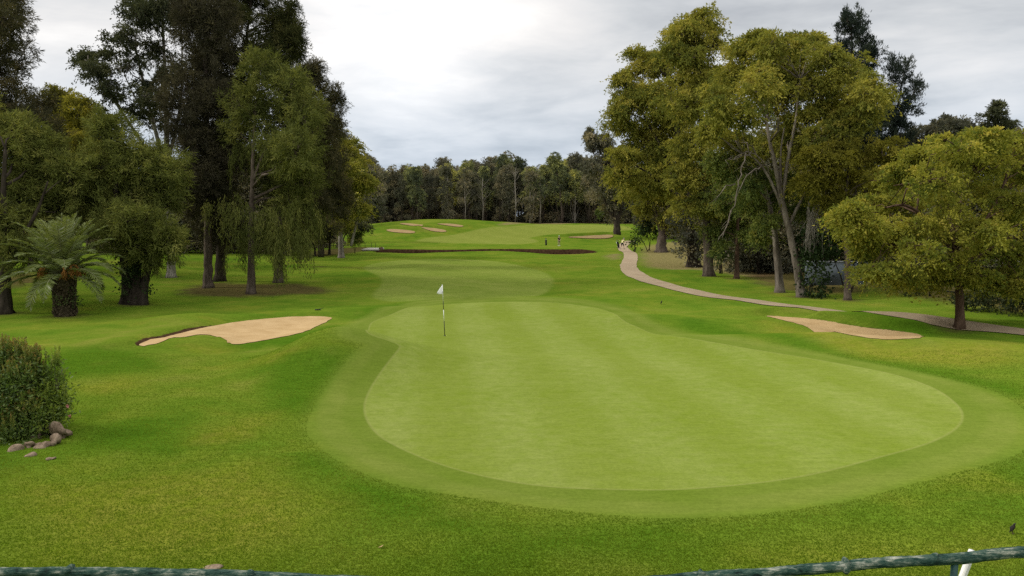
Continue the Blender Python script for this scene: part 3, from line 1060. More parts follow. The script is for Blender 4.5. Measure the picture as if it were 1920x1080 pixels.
def curve_pts(a, b, sag, n, rng, wob):
    t = np.linspace(0, 1, n)[:, None]
    P = a + (b - a) * t
    P[:, 2] += sag * np.sin(t[:, 0] * math.pi)
    w = rng.standard_normal((n, 3)) * wob
    w[0] = 0; w[-1] *= 0.4
    return P + w


def resample(P, R, seg):
    P = np.asarray(P, float); R = np.asarray(R, float)
    for _ in range(2):
        Q = np.stack([0.75 * P[:-1] + 0.25 * P[1:], 0.25 * P[:-1] + 0.75 * P[1:]], 1).reshape(-1, 3)
        P2 = np.vstack([P[:1], Q, P[-1:]])
        q = np.stack([0.75 * R[:-1] + 0.25 * R[1:], 0.25 * R[:-1] + 0.75 * R[1:]], 1).reshape(-1)
        R = np.concatenate([R[:1], q, R[-1:]])
        P = P2
    ds = np.concatenate([[0], np.cumsum(np.linalg.norm(np.diff(P, axis=0), axis=1))])
    s = np.linspace(0, ds[-1], max(3, int(ds[-1] / seg) + 1))
    return np.stack([np.interp(s, ds, P[:, i]) for i in range(3)], -1), np.interp(s, ds, R)


def add_trunk(mb, P, R, rng, sides=12, wob=0.05, flare=True):
    P, R = resample(P, R, 0.35)
    if flare:
        z = P[:, 2] - P[0, 2]
        R = R * (1 + 0.55 * np.exp(-z / 0.35))
    P = P.copy()
    P[1:] += rng.standard_normal((len(P) - 1, 3)) * (R[1:, None] * 0.06)
    mb.tube(P, R, sides, wob, rng)
    return P, R


def tree(name, label, d, base, trunks, lobes, kind, leafmat, bark, seed, dens=1.0, lmul=1.0, cat='tree', group=None,
         back=0.6, limb=0.10, depth=0.55, extra=None, hole=0.12, twig=0.22, crown_name='crown', limbs_from=0.25, dshift=0.0):
    """one tree. trunks: list of ([(px, py, dd), ...], base radius, tip radius); lobes: (px, py, rx, ry[, dd]) sized in picture pixels at distance d"""
    rng = np.random.default_rng(seed)
    s = d / FPX
    bx = (base - 960.0) / FPX * d
    bz = hz(bx, d)
    root = empty(name, (bx, d, bz), label, cat, group)
    org = np.array([bx, d, bz])
    # crown lobes in metres
    LB = []
    xsl = [l[0] for l in lobes]
    width = (max(xsl) - min(xsl)) * s + 2 * np.mean([l[2] for l in lobes]) * s
    for l in lobes:
        rx, ry = l[2] * s, l[3] * s
        dd = l[4] if len(l) > 4 else rng.uniform(-1, 1) * depth * width * 0.5 + dshift
        LB.append((at(l[0], l[1], d + dd) - org, np.array([rx, (rx + ry) / 2, ry])))
        if back and rng.random() < back:
            dd2 = dd + rng.choice([-1, 1]) * (rx * 1.3)
            q = at(l[0] + rng.uniform(-.3, .3) * l[2], l[1] + rng.uniform(-.2, .3) * l[3], d + dd2) - org
            LB.append((q, np.array([rx, (rx + ry) / 2, ry]) * 0.85))
    mb = MB()
    axes = []
    for pts, r0, r1 in trunks:
        W = [at(p[0], p[1], d + (p[2] if len(p) > 2 else 0.0)) - org for p in pts]
        grounded = W[0][2] - (hz(W[0][0] + bx, W[0][1] + d) - bz) < 0.9
        if grounded:       # a stem that starts in the ground
            W[0][2] = hz(W[0][0] + bx, W[0][1] + d) - bz - 0.15
        R = np.linspace(r0, r1, len(W))
        axes.append(add_trunk(mb, W, R, rng, 12 if r0 > 0.12 else 6, 0.05, flare=grounded))
    allP = np.vstack([a[0] for a in axes]); allR = np.concatenate([a[1] for a in axes])
    zmin = limbs_from * allP[:, 2].max()
    for c, r in LB:
        m = (allP[:, 2] > zmin) & (allP[:, 2] <= max(c[2] + 0.3 * r[2], zmin + 1.0))
        if not m.any():
            m = np.ones(len(allP), bool)
        dist = np.linalg.norm(allP - c, axis=1) + np.abs(allP[:, 2] - (c[2] - 0.35 * np.linalg.norm(allP[:, :2] - c[:2], axis=1))) * 0.7
        dist[~m] = 1e9
        i = int(np.argmin(dist))
        a = allP[i]
        ln = np.linalg.norm(c - a)
        if ln < 0.4:
            continue
        rr = min(allR[i] * 0.75, limb * (0.5 + 0.16 * ln))
        n = max(4, int(ln / 0.8))
        P = curve_pts(a, c, 0.10 * ln, n, rng, 0.05 * ln)
        mb.tube(P, np.linspace(rr, max(0.012, rr * 0.25), n), 6 if rr > 0.05 else 4)
    SL = split_lobes(LB, kind, rng)
    for sc_, sr_, pc_ in SL:
        if np.linalg.norm(sc_ - pc_) > 0.5:
            mb.tube(curve_pts(pc_, sc_, 0.08, 4, rng, 0.07), np.linspace(0.035, 0.012, 4) * min(1.6, lmul), 4, cap=False)
    P, D, L, W, T, CL = foliage([(a_, b_) for a_, b_, _ in SL], kind, rng, dens, lmul, hole)
    for li, C in CL:
        c = SL[li][0]
        pick = C[rng.random(len(C)) < twig][:24]
        for q in pick:
            mid = c + (q - c) * 0.5 + rng.standard_normal(3) * 0.12 + np.array([0, 0, 0.12])
            mb.tube(np.array([c + (q - c) * 0.1, mid, q]), [0.022 * lmul + 0.01, 0.014 * lmul, 0.005], 3, cap=False)
    if extra:
        extra(mb, org, rng)
    mb.build('trunk', bark, root)
    # nothing of the crown reaches into the ground
    gzv = h_base(P[:, 0] + bx, P[:, 1] + d) - bz
    ok = P[:, 2] > gzv + 0.15
    P, D, L, W, T = P[ok], D[ok], L[ok], W[ok], T[ok]
    link(crown_name, leaf_mesh(crown_name, P, D, L, W, T, rng), leafmat, root)
    return root


def add_skirt(t, d, lobes, mat, seed, dens=1.2):
    """long hanging boughs under a crown"""
    rng = np.random.default_rng(seed)
    org = np.array(t.location)
    LB = [(at(l[0], l[1], d + (l[4] if len(l) > 4 else rng.uniform(-1, 1) * 1.2)) - org, np.array([l[2], (l[2] + l[3]) / 2, l[3]]) * d / FPX) for l in lobes]
    foliage_part(t, org, LB, 'weep', mat, rng, 'hanging_boughs', dens)


def foliage_part(root, org, lobes, kind, mat, rng, name, dens=1.0, lmul=1.0):
    P, D, L, W, T, CL = foliage(lobes, kind, rng, dens, lmul)
    gzv = h_base(P[:, 0] + org[0], P[:, 1] + org[1]) - org[2]
    ok = P[:, 2] > gzv + 0.02
    return link(name, leaf_mesh(name, P[ok], D[ok], L[ok], W[ok], T[ok], rng), mat, root)


GL, GR = 'trees of the left wood', 'trees along the right of the path'
# ---- left wood
tree('she_oak', 'broad green she-oak at the left edge behind the palm, short dark leaning trunk', 38.6, 12,
     [([(12, 594), (8, 540), (14, 470), (5, 380), (10, 280)], 0.32, 0.07), ([(10, 520), (30, 460), (70, 400), (90, 340)], 0.14, 0.04)],
     [(5, 290, 60, 55), (75, 320, 55, 55), (20, 370, 70, 55), (115, 390, 50, 45), (60, 440, 60, 45), (-60, 330, 80, 80), (-50, 240, 60, 50),
      (10, 480, 45, 30), (130, 340, 40, 45), (40, 260, 40, 35), (-60, 440, 60, 50), (15, 470, 40, 32, -0.6), (-15, 420, 44, 36, -0.4), (35, 430, 40, 30, 0.6)], 'cas', CAS_GREEN, BARK_DARK, 101, group=GL, dens=1.35, depth=0.22, dshift=2.6, back=0.25)
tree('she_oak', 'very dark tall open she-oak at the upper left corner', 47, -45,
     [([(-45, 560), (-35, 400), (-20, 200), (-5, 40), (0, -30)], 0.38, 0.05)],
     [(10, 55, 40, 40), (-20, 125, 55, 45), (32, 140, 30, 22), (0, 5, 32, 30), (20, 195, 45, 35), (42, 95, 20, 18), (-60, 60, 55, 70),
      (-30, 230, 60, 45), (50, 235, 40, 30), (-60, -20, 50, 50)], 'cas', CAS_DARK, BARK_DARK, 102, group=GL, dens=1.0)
tree('eucalyptus_tree', 'yellow-olive tree rising behind the left wood, below the gap of sky at left', 76, 140,
     [([(140, 510), (138, 380), (130, 240)], 0.35, 0.06)],
     [(108, 185, 24, 24), (145, 205, 32, 32), (130, 240, 42, 35), (178, 250, 38, 36), (100, 225, 24, 28), (160, 290, 50, 40), (110, 300, 40, 40), (210, 300, 30, 40)],
     'euc', EUC_YELLOW, BARK_MID, 103, group=GL, lmul=1.25)
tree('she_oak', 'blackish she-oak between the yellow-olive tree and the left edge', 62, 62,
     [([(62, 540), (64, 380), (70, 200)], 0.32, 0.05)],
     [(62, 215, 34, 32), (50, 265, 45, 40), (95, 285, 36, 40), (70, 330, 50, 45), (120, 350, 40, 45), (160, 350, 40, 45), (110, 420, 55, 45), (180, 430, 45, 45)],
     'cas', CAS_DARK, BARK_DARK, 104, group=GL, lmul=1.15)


def ivy_sheath(root_org):
    pass


def make_multi():
    t = tree('she_oak', 'green she-oak with a thick black cluster of stems, right of the palm', 43, 250,
             [([(238, 572), (240, 520), (225, 440), (215, 340), (222, 260)], 0.30, 0.05), ([(252, 572), (256, 500), (262, 420), (255, 330)], 0.32, 0.05),
              ([(264, 572), (272, 520), (295, 440), (300, 340)], 0.28, 0.05), ([(246, 570), (242, 500), (205, 430), (190, 380)], 0.18, 0.04)],
             [(222, 265, 22, 40), (205, 320, 45, 48), (290, 330, 45, 48), (322, 335, 25, 36), (180, 370, 42, 40), (250, 400, 55, 42), (312, 395, 38, 48),
              (232, 450, 45, 32), (290, 450, 40, 34), (190, 255, 18, 28), (245, 300, 30, 40), (205, 415, 36, 34), (300, 490, 22, 22), (250, 468, 44, 24, -1.4), (285, 430, 36, 28, -1.6), (225, 425, 34, 26, -1.4), (320, 455, 24, 24, -0.8)],
             'cas', CAS_GREEN, BARK_DARK, 105, group=GL, dens=1.45, depth=0.3, dshift=0.5, back=0.4)
    org = np.array(t.location)
    rng = np.random.default_rng(9)
    foliage_part(t, org, [(np.array([0.0, 0, 0.9]), np.array([0.62, 0.6, 1.1])), (np.array([0.1, 0, 2.2]), np.array([0.8, 0.7, 0.9]))],
                 'ivy', IVY, rng, 'ivy', 0.9)


make_multi()
tree('eucalyptus_tree', 'tall thin-crowned eucalyptus with leaning bare limbs against the sky, left wood', 62, 322,
     [([(322, 530), (318, 400), (312, 250), (308, 100), (300, -40)], 0.34, 0.05),
      ([(316, 340), (290, 240), (268, 150), (250, 80), (268, 10)], 0.18, 0.03),
      ([(312, 345), (262, 260), (215, 190), (180, 140), (160, 112)], 0.15, 0.025),
      ([(314, 300), (335, 230), (342, 140), (340, 20)], 0.16, 0.03), ([(285, 225), (255, 190), (225, 120), (222, 80)], 0.08, 0.02)],
     [(158, 108, 20, 18), (180, 138, 24, 24), (228, 75, 32, 32), (243, 130, 32, 30), (268, 35, 40, 35), (290, 100, 28, 36), (212, 180, 22, 24),
      (278, 180, 28, 36), (318, 40, 36, 42), (330, 140, 32, 46), (250, 5, 36, 25), (340, -25, 45, 35), (205, 110, 22, 22), (300, 230, 24, 28), (255, 215, 18, 20)],
     'euc', EUC_GREY, BARK_PALE, 106, group=GL, dens=0.95, back=0.5, hole=0.35, lmul=1.0)
tree('she_oak', 'tall brown-black she-oak with a straight bare lower trunk, middle of the left wood', 53, 389,
     [([(390, 547), (390, 420), (388, 280), (385, 120), (382, -40)], 0.30, 0.05)],
     [(390, 125, 52, 50), (372, 195, 55, 50), (418, 215, 45, 50), (392, 285, 58, 50), (360, 345, 45, 42), (430, 325, 40, 42), (392, 395, 48, 42),
      (400, 60, 45, 50), (360, 55, 32, 50), (372, -5, 36, 36), (412, 440, 40, 34), (345, 260, 35, 45)], 'cas', CAS_BROWN, BARK_MID, 107, group=GL, dens=1.3)
tree('she_oak', 'dark olive she-oak with the ragged top leaning over the weeping tree', 58, 412,
     [([(412, 530), (416, 420), (430, 280), (455, 130), (475, -30)], 0.40, 0.05)],
     [(480, 15, 42, 34), (440, 55, 36, 42), (520, 55, 30, 30), (532, 92, 24, 28), (500, 112, 40, 34), (460, 135, 45, 42), (528, 145, 24, 24),
      (470, -35, 40, 30), (442, 0, 28, 36), (440, 200, 45, 45), (556, 75, 10, 8), (552, 110, 10, 10), (420, 300, 40, 50), (420, 400, 45, 45), (546, 60, 18, 22), (552, 100, 17, 20), (538, 25, 20, 20), (548, 160, 14, 18)],
     'cas', leaf_mat("needle_olive", [(0.0, (0.030, 0.036, 0.014)), (0.5, (0.066, 0.072, 0.026)), (1.0, (0.135, 0.125, 0.046))], 0.2), BARK_DARK, 108, group=GL, dens=1.25, hole=0.2)
M_WEEP = leaf_mat("weeping_leaves", [(0.0, (0.065, 0.079, 0.022)), (0.5, (0.149, 0.166, 0.045)), (1.0, (0.288, 0.285, 0.081))], 0.25)
wt = tree('weeping_she_oak', 'large weeping she-oak with a pale visible trunk, at the right front of the left wood', 49, 470,
     [([(471, 553), (471, 470), (473, 330), (480, 190)], 0.26, 0.05), ([(474, 340), (500, 270), (540, 210)], 0.10, 0.03)],
     [(490, 150, 38, 30), (540, 180, 36, 36), (462, 205, 34, 30), (515, 225, 44, 38), (570, 235, 32, 38), (448, 260, 28, 30), (555, 300, 38, 40), (500, 300, 38, 34, 1.5), (590, 220, 24, 26), (540, 365, 36, 34, 1.0), (580, 345, 26, 34)],
     'cas', M_WEEP, BARK_MID, 109, group=GL, dens=1.3)
add_skirt(wt, 49, [(430, 378, 32, 14), (400, 385, 14, 10), (455, 400, 36, 22), (470, 440, 30, 22, -1.0), (448, 455, 22, 16), (515, 410, 34, 28, -0.8), (545, 445, 30, 26), (500, 470, 24, 18, -1.0), (560, 390, 28, 28), (450, 285, 22, 22), (520, 260, 36, 26, -1.2), (575, 280, 26, 30)], M_WEEP, 1109)
wt = tree('weeping_she_oak', 'second weeping she-oak, just right of and behind the largest weeping one', 57, 522,
     [([(522, 531), (522, 440), (530, 330), (560, 220)], 0.34, 0.06)],
     [(540, 350, 40, 45), (578, 325, 36, 45), (592, 275, 32, 45), (560, 230, 36, 40), (590, 395, 26, 32), (610, 250, 24, 30), (530, 290, 36, 40)],
     'cas', CAS_DARK, BARK_MID, 110, group=GL, dens=1.3, lmul=1.05)
add_skirt(wt, 57, [(540, 440, 30, 30), (575, 420, 28, 34), (560, 465, 20, 16), (520, 445, 24, 20), (590, 380, 24, 30)], M_WEEP, 1110, 1.3)
tree('she_oak', 'dark pointed tree showing above the right shoulder of the left wood', 75, 602,
     [([(602, 482), (600, 380), (590, 250), (582, 140)], 0.32, 0.05)],
     [(580, 160, 18, 24), (600, 180, 24, 22), (572, 145, 9, 14), (622, 200, 16, 22), (608, 245, 30, 42), (600, 315, 36, 50), (612, 385, 36, 42), (592, 435, 30, 26),
      (566, 190, 14, 20), (590, 130, 7, 10), (632, 190, 8, 8)], 'cas', CAS_DARK, BARK_DARK, 111, group=GL, lmul=1.2, dens=1.1)
tree('eucalyptus_tree', 'yellowish eucalyptus closing the right end of the left wood, pale leaning stem', 92, 652,
     [([(640, 470), (638, 420), (640, 330), (632, 250)], 0.32, 0.05), ([(658, 462), (672, 405), (684, 365), (688, 335)], 0.16, 0.04)],
     [(630, 255, 22, 24), (650, 285, 24, 26), (640, 325, 32, 34), (668, 315, 22, 26), (655, 365, 32, 30), (625, 385, 28, 30), (685, 345, 14, 18), (672, 395, 18, 20), (638, 420, 26, 18), (612, 330, 26, 40)],
     'euc', EUC_OLIVE, BARK_PALE, 112, group=GL, lmul=1.5)
tree('small_tree', 'small thin leaning tree with sparse grey leaves beside the left end of the ditch', 103, 640,
     [([(640, 470), (643, 448), (652, 432), (668, 424)], 0.10, 0.03)],
     [(664, 419, 22, 9), (680, 428, 12, 8), (650, 426, 10, 7)], 'mid', EUC_GREY, BARK_DARK, 113, group=GL, dens=0.5, lmul=0.9)
tree('shrub', 'pale young shrub at the left end of the ditch', 104, 665,
     [([(665, 469), (666, 455), (664, 445)], 0.05, 0.02)], [(664, 452, 14, 9), (668, 444, 10, 7)], 'mid', EUC_GREEN, BARK_DARK, 114, cat='shrub', dens=0.7, lmul=0.8)
for i, (bpx, dd, topy, mat_, lab) in enumerate([
        (590, 96, 400, CAS_DARK, 'small black-green tree left of the pair of stems under the left wood'),
        (617, 99, 390, CAS_GREEN, 'thin-stemmed dark green tree in shade, next to the yellowish eucalyptus'),
        (566, 88, 390, CAS_DARK, 'low dark tree deep in the shade behind the weeping trees')]):
    tree('small_tree', lab, dd, bpx, [([(bpx, 474 if i else 486), (bpx + 2, 440), (bpx, topy)], 0.16, 0.04)],
         [(bpx, topy + 12, 22, 20), (bpx - 14, topy + 35, 20, 20), (bpx + 14, topy + 38, 18, 20)], 'mid', mat_, BARK_DARK, 120 + i, group=GL, dens=1.2, lmul=0.9)

# ---- right of the path
tree('ivy_clad_tree', 'black ivy-covered tree with a V-shaped base standing on the far grass by the path', 148, 1157,
     [([(1157, 440), (1156, 415), (1150, 370), (1140, 300)], 0.75, 0.1), ([(1158, 418), (1170, 370), (1172, 310)], 0.35, 0.08), ([(1155, 420), (1130, 370), (1115, 300), (1108, 250)], 0.25, 0.05)],
     [(1150, 305, 30, 38), (1138, 345, 30, 32), (1172, 350, 28, 34), (1156, 388, 24, 22), (1112, 320, 18, 24), (1108, 268, 11, 22), (1128, 280, 16, 26), (1170, 300, 22, 30), (1155, 410, 14, 14), (1104, 250, 6, 12)],
     'mid', FAR_DARK, BARK_DARK, 201, group=GR, lmul=1.3, dens=1.4)
tree('eucalyptus_tree', 'thick-trunked eucalyptus beside the two dark bushes at the bend of the path', 107, 1240,
     [([(1240, 473), (1240, 445), (1248, 410), (1262, 340)], 0.80, 0.15), ([(1242, 440), (1228, 400), (1215, 350)], 0.4, 0.08), ([(1244, 430), (1226, 388), (1222, 372)], 0.14, 0.05)],
     [(1230, 325, 36, 26), (1212, 362, 30, 22), (1252, 372, 28, 24), (1282, 345, 32, 34), (1196, 338, 28, 24), (1250, 300, 36, 30), (1288, 390, 26, 24), (1180, 365, 20, 18), (1210, 395, 20, 14), (1262, 410, 22, 16)],
     'euc', EUC_OLIVE, BARK_MID, 202, group=GR, lmul=1.6)
tree('eucalyptus_tree', 'big olive-brown eucalyptus bulging left over the path, partly ivy-dark trunk', 76, 1302,
     [([(1302, 502), (1300, 440), (1285, 330), (1260, 200), (1250, 110)], 0.62, 0.08), ([(1292, 370), (1240, 280), (1200, 200)], 0.25, 0.05), ([(1290, 380), (1225, 330), (1175, 300)], 0.2, 0.05)],
     [(1238, 125, 38, 34), (1200, 135, 34, 30), (1262, 75, 34, 30), (1188, 185, 36, 34), (1238, 200, 48, 42), (1180, 245, 38, 36), (1222, 280, 48, 40), (1168, 300, 32, 32), (1280, 150, 40, 44),
      (1212, 345, 38, 28), (1160, 335, 26, 20), (1275, 230, 45, 45), (1250, 350, 40, 36), (1190, 102, 18, 14), (1170, 150, 16, 16), (1290, 300, 40, 45), (1160, 215, 18, 24)],
     'euc', EUC_OLIVE, BARK_DARK, 203, group=GR, lmul=1.25, dens=1.05)
tree('eucalyptus_tree', 'tallest rounded eucalyptus on the right, with a thick straight grey trunk', 62, 1328,
     [([(1328, 521), (1326, 440), (1318, 300), (1312, 150), (1310, 60)], 0.42, 0.08)],
     [(1310, 55, 40, 30), (1285, 70, 34, 32), (1338, 90, 28, 36), (1300, 120, 46, 42), (1330, 170, 40, 44), (1290, 200, 46, 44), (1335, 250, 34, 44), (1300, 290, 46, 40), (1280, 345, 40, 34), (1330, 340, 36, 40),
      (1300, 395, 40, 32), (1345, 395, 30, 34), (1320, 35, 24, 18), (1265, 100, 22, 22)],
     'euc', EUC_OLIVE, BARK_MID, 204, group=GR, lmul=1.1, dens=1.05)


def dead_branches(mb, org, rng):
    for pts in ([(1448, 330), (1420, 290), (1400, 282), (1380, 300), (1360, 300)], [(1400, 283), (1385, 340), (1372, 400), (1352, 430)], [(1380, 345), (1360, 350), (1345, 370)],
                [(1372, 395), (1366, 420), (1350, 445)], [(1440, 310), (1410, 318), (1390, 345), (1380, 380)], [(1420, 292), (1410, 270), (1392, 262)]):
        P = [at(p[0] + rng.uniform(-2, 2), p[1], 48 - 1.6 - 0.02 * (1450 - p[0])) - org for p in pts]
        P, R = resample(P, np.linspace(0.045, 0.012, len(P)), 0.3)
        P[1:-1] += rng.standard_normal((len(P) - 2, 3)) * 0.045
        mb.tube(P, R, 5)
        for _ in range(5):
            i = rng.integers(2, len(P))
            q = P[i] + np.array([rng.uniform(-.5, .3), rng.uniform(-.4, .4), rng.uniform(-.6, .25)])
            mb.tube(np.array([P[i], (P[i] + q) / 2 + rng.standard_normal(3) * .05, q]), [0.018, 0.012, 0.005], 3)


tree('eucalyptus_tree', 'spreading olive eucalyptus with exposed whitish limbs and a leaning split trunk', 48, 1502,
     [([(1503, 555), (1494, 500), (1482, 440), (1466, 380), (1456, 320), (1440, 255), (1432, 190)], 0.27, 0.06),
      ([(1466, 385), (1476, 300), (1492, 230), (1500, 150)], 0.13, 0.04), ([(1470, 400), (1440, 325), (1405, 285), (1375, 300)], 0.10, 0.035),
      ([(1464, 350), (1462, 290), (1470, 240)], 0.11, 0.03), ([(1478, 425), (1520, 340), (1570, 260), (1600, 200)], 0.12, 0.035)],
     [(1400, 105, 38, 30), (1448, 92, 42, 26), (1500, 85, 36, 26), (1540, 105, 34, 32), (1580, 138, 38, 34), (1620, 178, 34, 32), (1372, 150, 34, 34), (1420, 165, 46, 38), (1480, 155, 46, 36),
      (1540, 182, 46, 38), (1352, 215, 32, 30), (1392, 222, 38, 28), (1600, 225, 42, 32), (1648, 185, 22, 28), (1330, 250, 20, 22), (1510, 225, 46, 30), (1570, 255, 44, 30), (1372, 265, 30, 20), (1530, 80, 16, 16), (1345, 180, 22, 22), (1420, 75, 16, 14), (1440, 215, 44, 32, 2.5), (1475, 265, 40, 28, 2.5), (1420, 275, 38, 24, 2.5), (1450, 120, 40, 30, 1.5), (1500, 300, 36, 26, 3), (1560, 215, 40, 34, 3), (1480, 125, 36, 30, 2), (1510, 175, 40, 34, 2.5), (1450, 170, 36, 34, 3)],
     'euc', EUC_OLIVE, BARK_GUM, 205, group=GR, dens=1.2, extra=dead_branches, back=0.6)
tree('eucalyptus_tree', 'slimmer eucalyptus with a pale mottled trunk just left of the split trunk', 50.5, 1462,
     [([(1463, 541), (1458, 480), (1450, 420), (1438, 360), (1420, 310)], 0.28, 0.06)],
     [(1425, 330, 30, 22), (1400, 355, 32, 24), (1452, 372, 30, 22), (1415, 395, 30, 20), (1370, 345, 26, 24), (1440, 418, 24, 16), (1345, 305, 26, 22), (1370, 315, 24, 18), (1480, 350, 30, 26, 1.5), (1500, 390, 30, 26, 2), (1430, 440, 20, 14), (1400, 300, 28, 20)], 'euc', EUC_GREEN, BARK_GUM, 206, group=GR, dens=1.1)
tree('eucalyptus_tree', 'bright olive tree whose boughs fill the space between split trunk and nearest tree', 46, 1632,
     [([(1590, 556), (1590, 480), (1580, 400), (1590, 330)], 0.20, 0.06), ([(1586, 420), (1640, 340), (1680, 300)], 0.10, 0.04), ([(1582, 440), (1550, 370), (1535, 330)], 0.09, 0.03)],
     [(1560, 310, 42, 30), (1618, 300, 46, 30), (1676, 292, 42, 28), (1600, 345, 42, 24), (1540, 342, 28, 22), (1652, 340, 40, 26), (1700, 320, 36, 28), (1530, 295, 24, 18), (1560, 380, 30, 24, 1.0), (1510, 345, 26, 20, 1.0), (1640, 375, 36, 24, 1.0), (1580, 280, 30, 16)],
     'euc', EUC_YELLOW, BARK_MID, 207, group=GR, dens=0.95)
tree('eucalyptus_tree', 'slender dark-trunked tree standing in dry grass right of the thick grey trunk', 60, 1381,
     [([(1381, 523), (1382, 470), (1384, 400), (1378, 320)], 0.19, 0.05)],
     [(1385, 425, 32, 22), (1362, 385, 30, 26), (1395, 375, 30, 26), (1345, 435, 22, 20), (1410, 440, 26, 20), (1380, 340, 30, 24), (1350, 470, 18, 20), (1420, 400, 30, 30), (1425, 350, 34, 34), (1340, 390, 26, 30)], 'euc', EUC_GREEN, BARK_RED, 208, group=GR, dens=1.1)
tree('tipu_tree', 'nearest tree, spreading yellow-green crown on one dark trunk right of the right bunker', 33, 1798,
     [([(1798, 623), (1800, 570), (1797, 520), (1790, 460), (1780, 400)], 0.19, 0.07), ([(1797, 500), (1830, 440), (1870, 380), (1890, 320)], 0.11, 0.03), ([(1795, 490), (1750, 420), (1700, 380), (1660, 390)], 0.11, 0.03),
      ([(1790, 460), (1800, 390), (1810, 320)], 0.09, 0.03), ([(1797, 505), (1850, 470), (1920, 430)], 0.09, 0.03), ([(1795, 495), (1740, 470), (1680, 460)], 0.08, 0.025)],
     [(1800, 290, 52, 26), (1742, 305, 44, 32), (1868, 285, 44, 26), (1682, 342, 44, 30), (1640, 385, 40, 28), (1618, 425, 34, 26), (1702, 395, 54, 36), (1780, 365, 62, 42), (1858, 372, 54, 42), (1920, 325, 46, 42), (1940, 415, 54, 50),
      (1662, 460, 42, 28), (1722, 480, 46, 28), (1790, 445, 52, 32), (1850, 470, 52, 28), (1910, 480, 46, 34), (1640, 510, 26, 16), (1990, 390, 60, 56), (1960, 290, 50, 38), (1830, 258, 34, 16), (1600, 395, 16, 12), (1690, 510, 34, 18), (1880, 520, 40, 18), (1770, 270, 26, 16), (1980, 480, 50, 40), (1760, 515, 40, 20), (1830, 520, 34, 16), (1700, 520, 30, 16, -1.5), (1790, 490, 46, 22, -2.0), (1850, 440, 46, 30, -2.0), (1740, 430, 46, 30, -2.2), (1910, 535, 36, 14), (1650, 515, 36, 22, -0.5), (1618, 468, 34, 28, 0.5), (1700, 525, 36, 20, 1.0), (1755, 528, 36, 18, 1.5), (1855, 525, 36, 18, 1.0), (1905, 540, 40, 18, 2.0), (1800, 510, 40, 20, 1.5), (1600, 430, 22, 18), (1750, 345, 50, 34, -1.5), (1830, 325, 50, 32, -1.5), (1905, 385, 50, 36, -1.5), (1690, 435, 46, 30, -1.0), (1785, 405, 50, 34, -2.5), (1855, 425, 46, 30, 2.0), (1730, 290, 36, 22), (1900, 270, 40, 22), (1690, 320, 30, 20), (1850, 262, 40, 20), (1720, 300, 30, 18), (1580, 410, 20, 14), (1605, 400, 20, 16)],
     'tipu', TIPU, BARK_RED, 209, group=GR, depth=0.75, dens=0.88, hole=0.3, back=0.7, twig=0.3, limb=0.07, limbs_from=0.42)
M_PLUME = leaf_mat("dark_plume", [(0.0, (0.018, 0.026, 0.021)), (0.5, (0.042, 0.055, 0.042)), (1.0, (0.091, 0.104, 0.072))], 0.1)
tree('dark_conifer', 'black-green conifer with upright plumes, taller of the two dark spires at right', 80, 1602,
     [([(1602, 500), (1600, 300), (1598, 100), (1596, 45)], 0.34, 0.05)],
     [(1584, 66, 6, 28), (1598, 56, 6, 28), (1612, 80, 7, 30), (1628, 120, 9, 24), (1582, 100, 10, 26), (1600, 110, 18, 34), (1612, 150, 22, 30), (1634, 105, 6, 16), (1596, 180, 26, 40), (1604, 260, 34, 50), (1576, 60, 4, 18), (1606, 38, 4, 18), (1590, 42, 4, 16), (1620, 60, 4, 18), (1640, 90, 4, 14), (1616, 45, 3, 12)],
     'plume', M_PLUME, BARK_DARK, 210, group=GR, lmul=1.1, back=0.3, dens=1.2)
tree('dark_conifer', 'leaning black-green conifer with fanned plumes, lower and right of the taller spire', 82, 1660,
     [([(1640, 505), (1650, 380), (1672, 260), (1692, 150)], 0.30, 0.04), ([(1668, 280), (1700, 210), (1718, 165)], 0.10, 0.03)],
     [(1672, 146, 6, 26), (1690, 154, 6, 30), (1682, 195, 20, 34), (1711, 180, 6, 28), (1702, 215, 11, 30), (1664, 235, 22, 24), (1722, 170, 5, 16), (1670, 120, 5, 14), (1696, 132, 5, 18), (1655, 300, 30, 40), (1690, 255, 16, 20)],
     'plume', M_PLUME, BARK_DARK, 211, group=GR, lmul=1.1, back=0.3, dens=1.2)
for i, (bpx, dd, lb, lab, mt) in enumerate([
        (1745, 84, [(1735, 255, 32, 20), (1715, 285, 36, 26), (1765, 240, 22, 16), (1755, 290, 40, 36), (1740, 350, 45, 50), (1700, 262, 16, 10)], 'dark rounded tree top just behind and left of the nearest tree', FAR_DARK),
        (1795, 86, [(1790, 242, 28, 20), (1812, 255, 26, 22), (1780, 280, 36, 30), (1800, 340, 50, 50), (1775, 228, 8, 10)], 'dark tree behind the middle of the nearest crown', FAR_DARK),
        (1868, 88, [(1862, 228, 22, 20), (1850, 250, 26, 20), (1885, 240, 22, 20), (1870, 285, 40, 30), (1868, 205, 8, 12), (1870, 350, 50, 50)], 'grey-green pointed tree behind the right part of the nearest crown', EUC_GREY),
        (1925, 85, [(1912, 262, 26, 18), (1940, 260, 30, 24), (1920, 300, 40, 36), (1930, 360, 50, 50)], 'dark tree at the right edge behind the nearest crown', FAR_DARK)]):
    tree('background_tree', lab, dd, bpx, [([(bpx, 500), (bpx + 3, 380), (bpx, 250)], 0.3, 0.05)], lb, 'mid', mt, BARK_DARK, 220 + i, group=GR, lmul=1.0, dens=1.0)


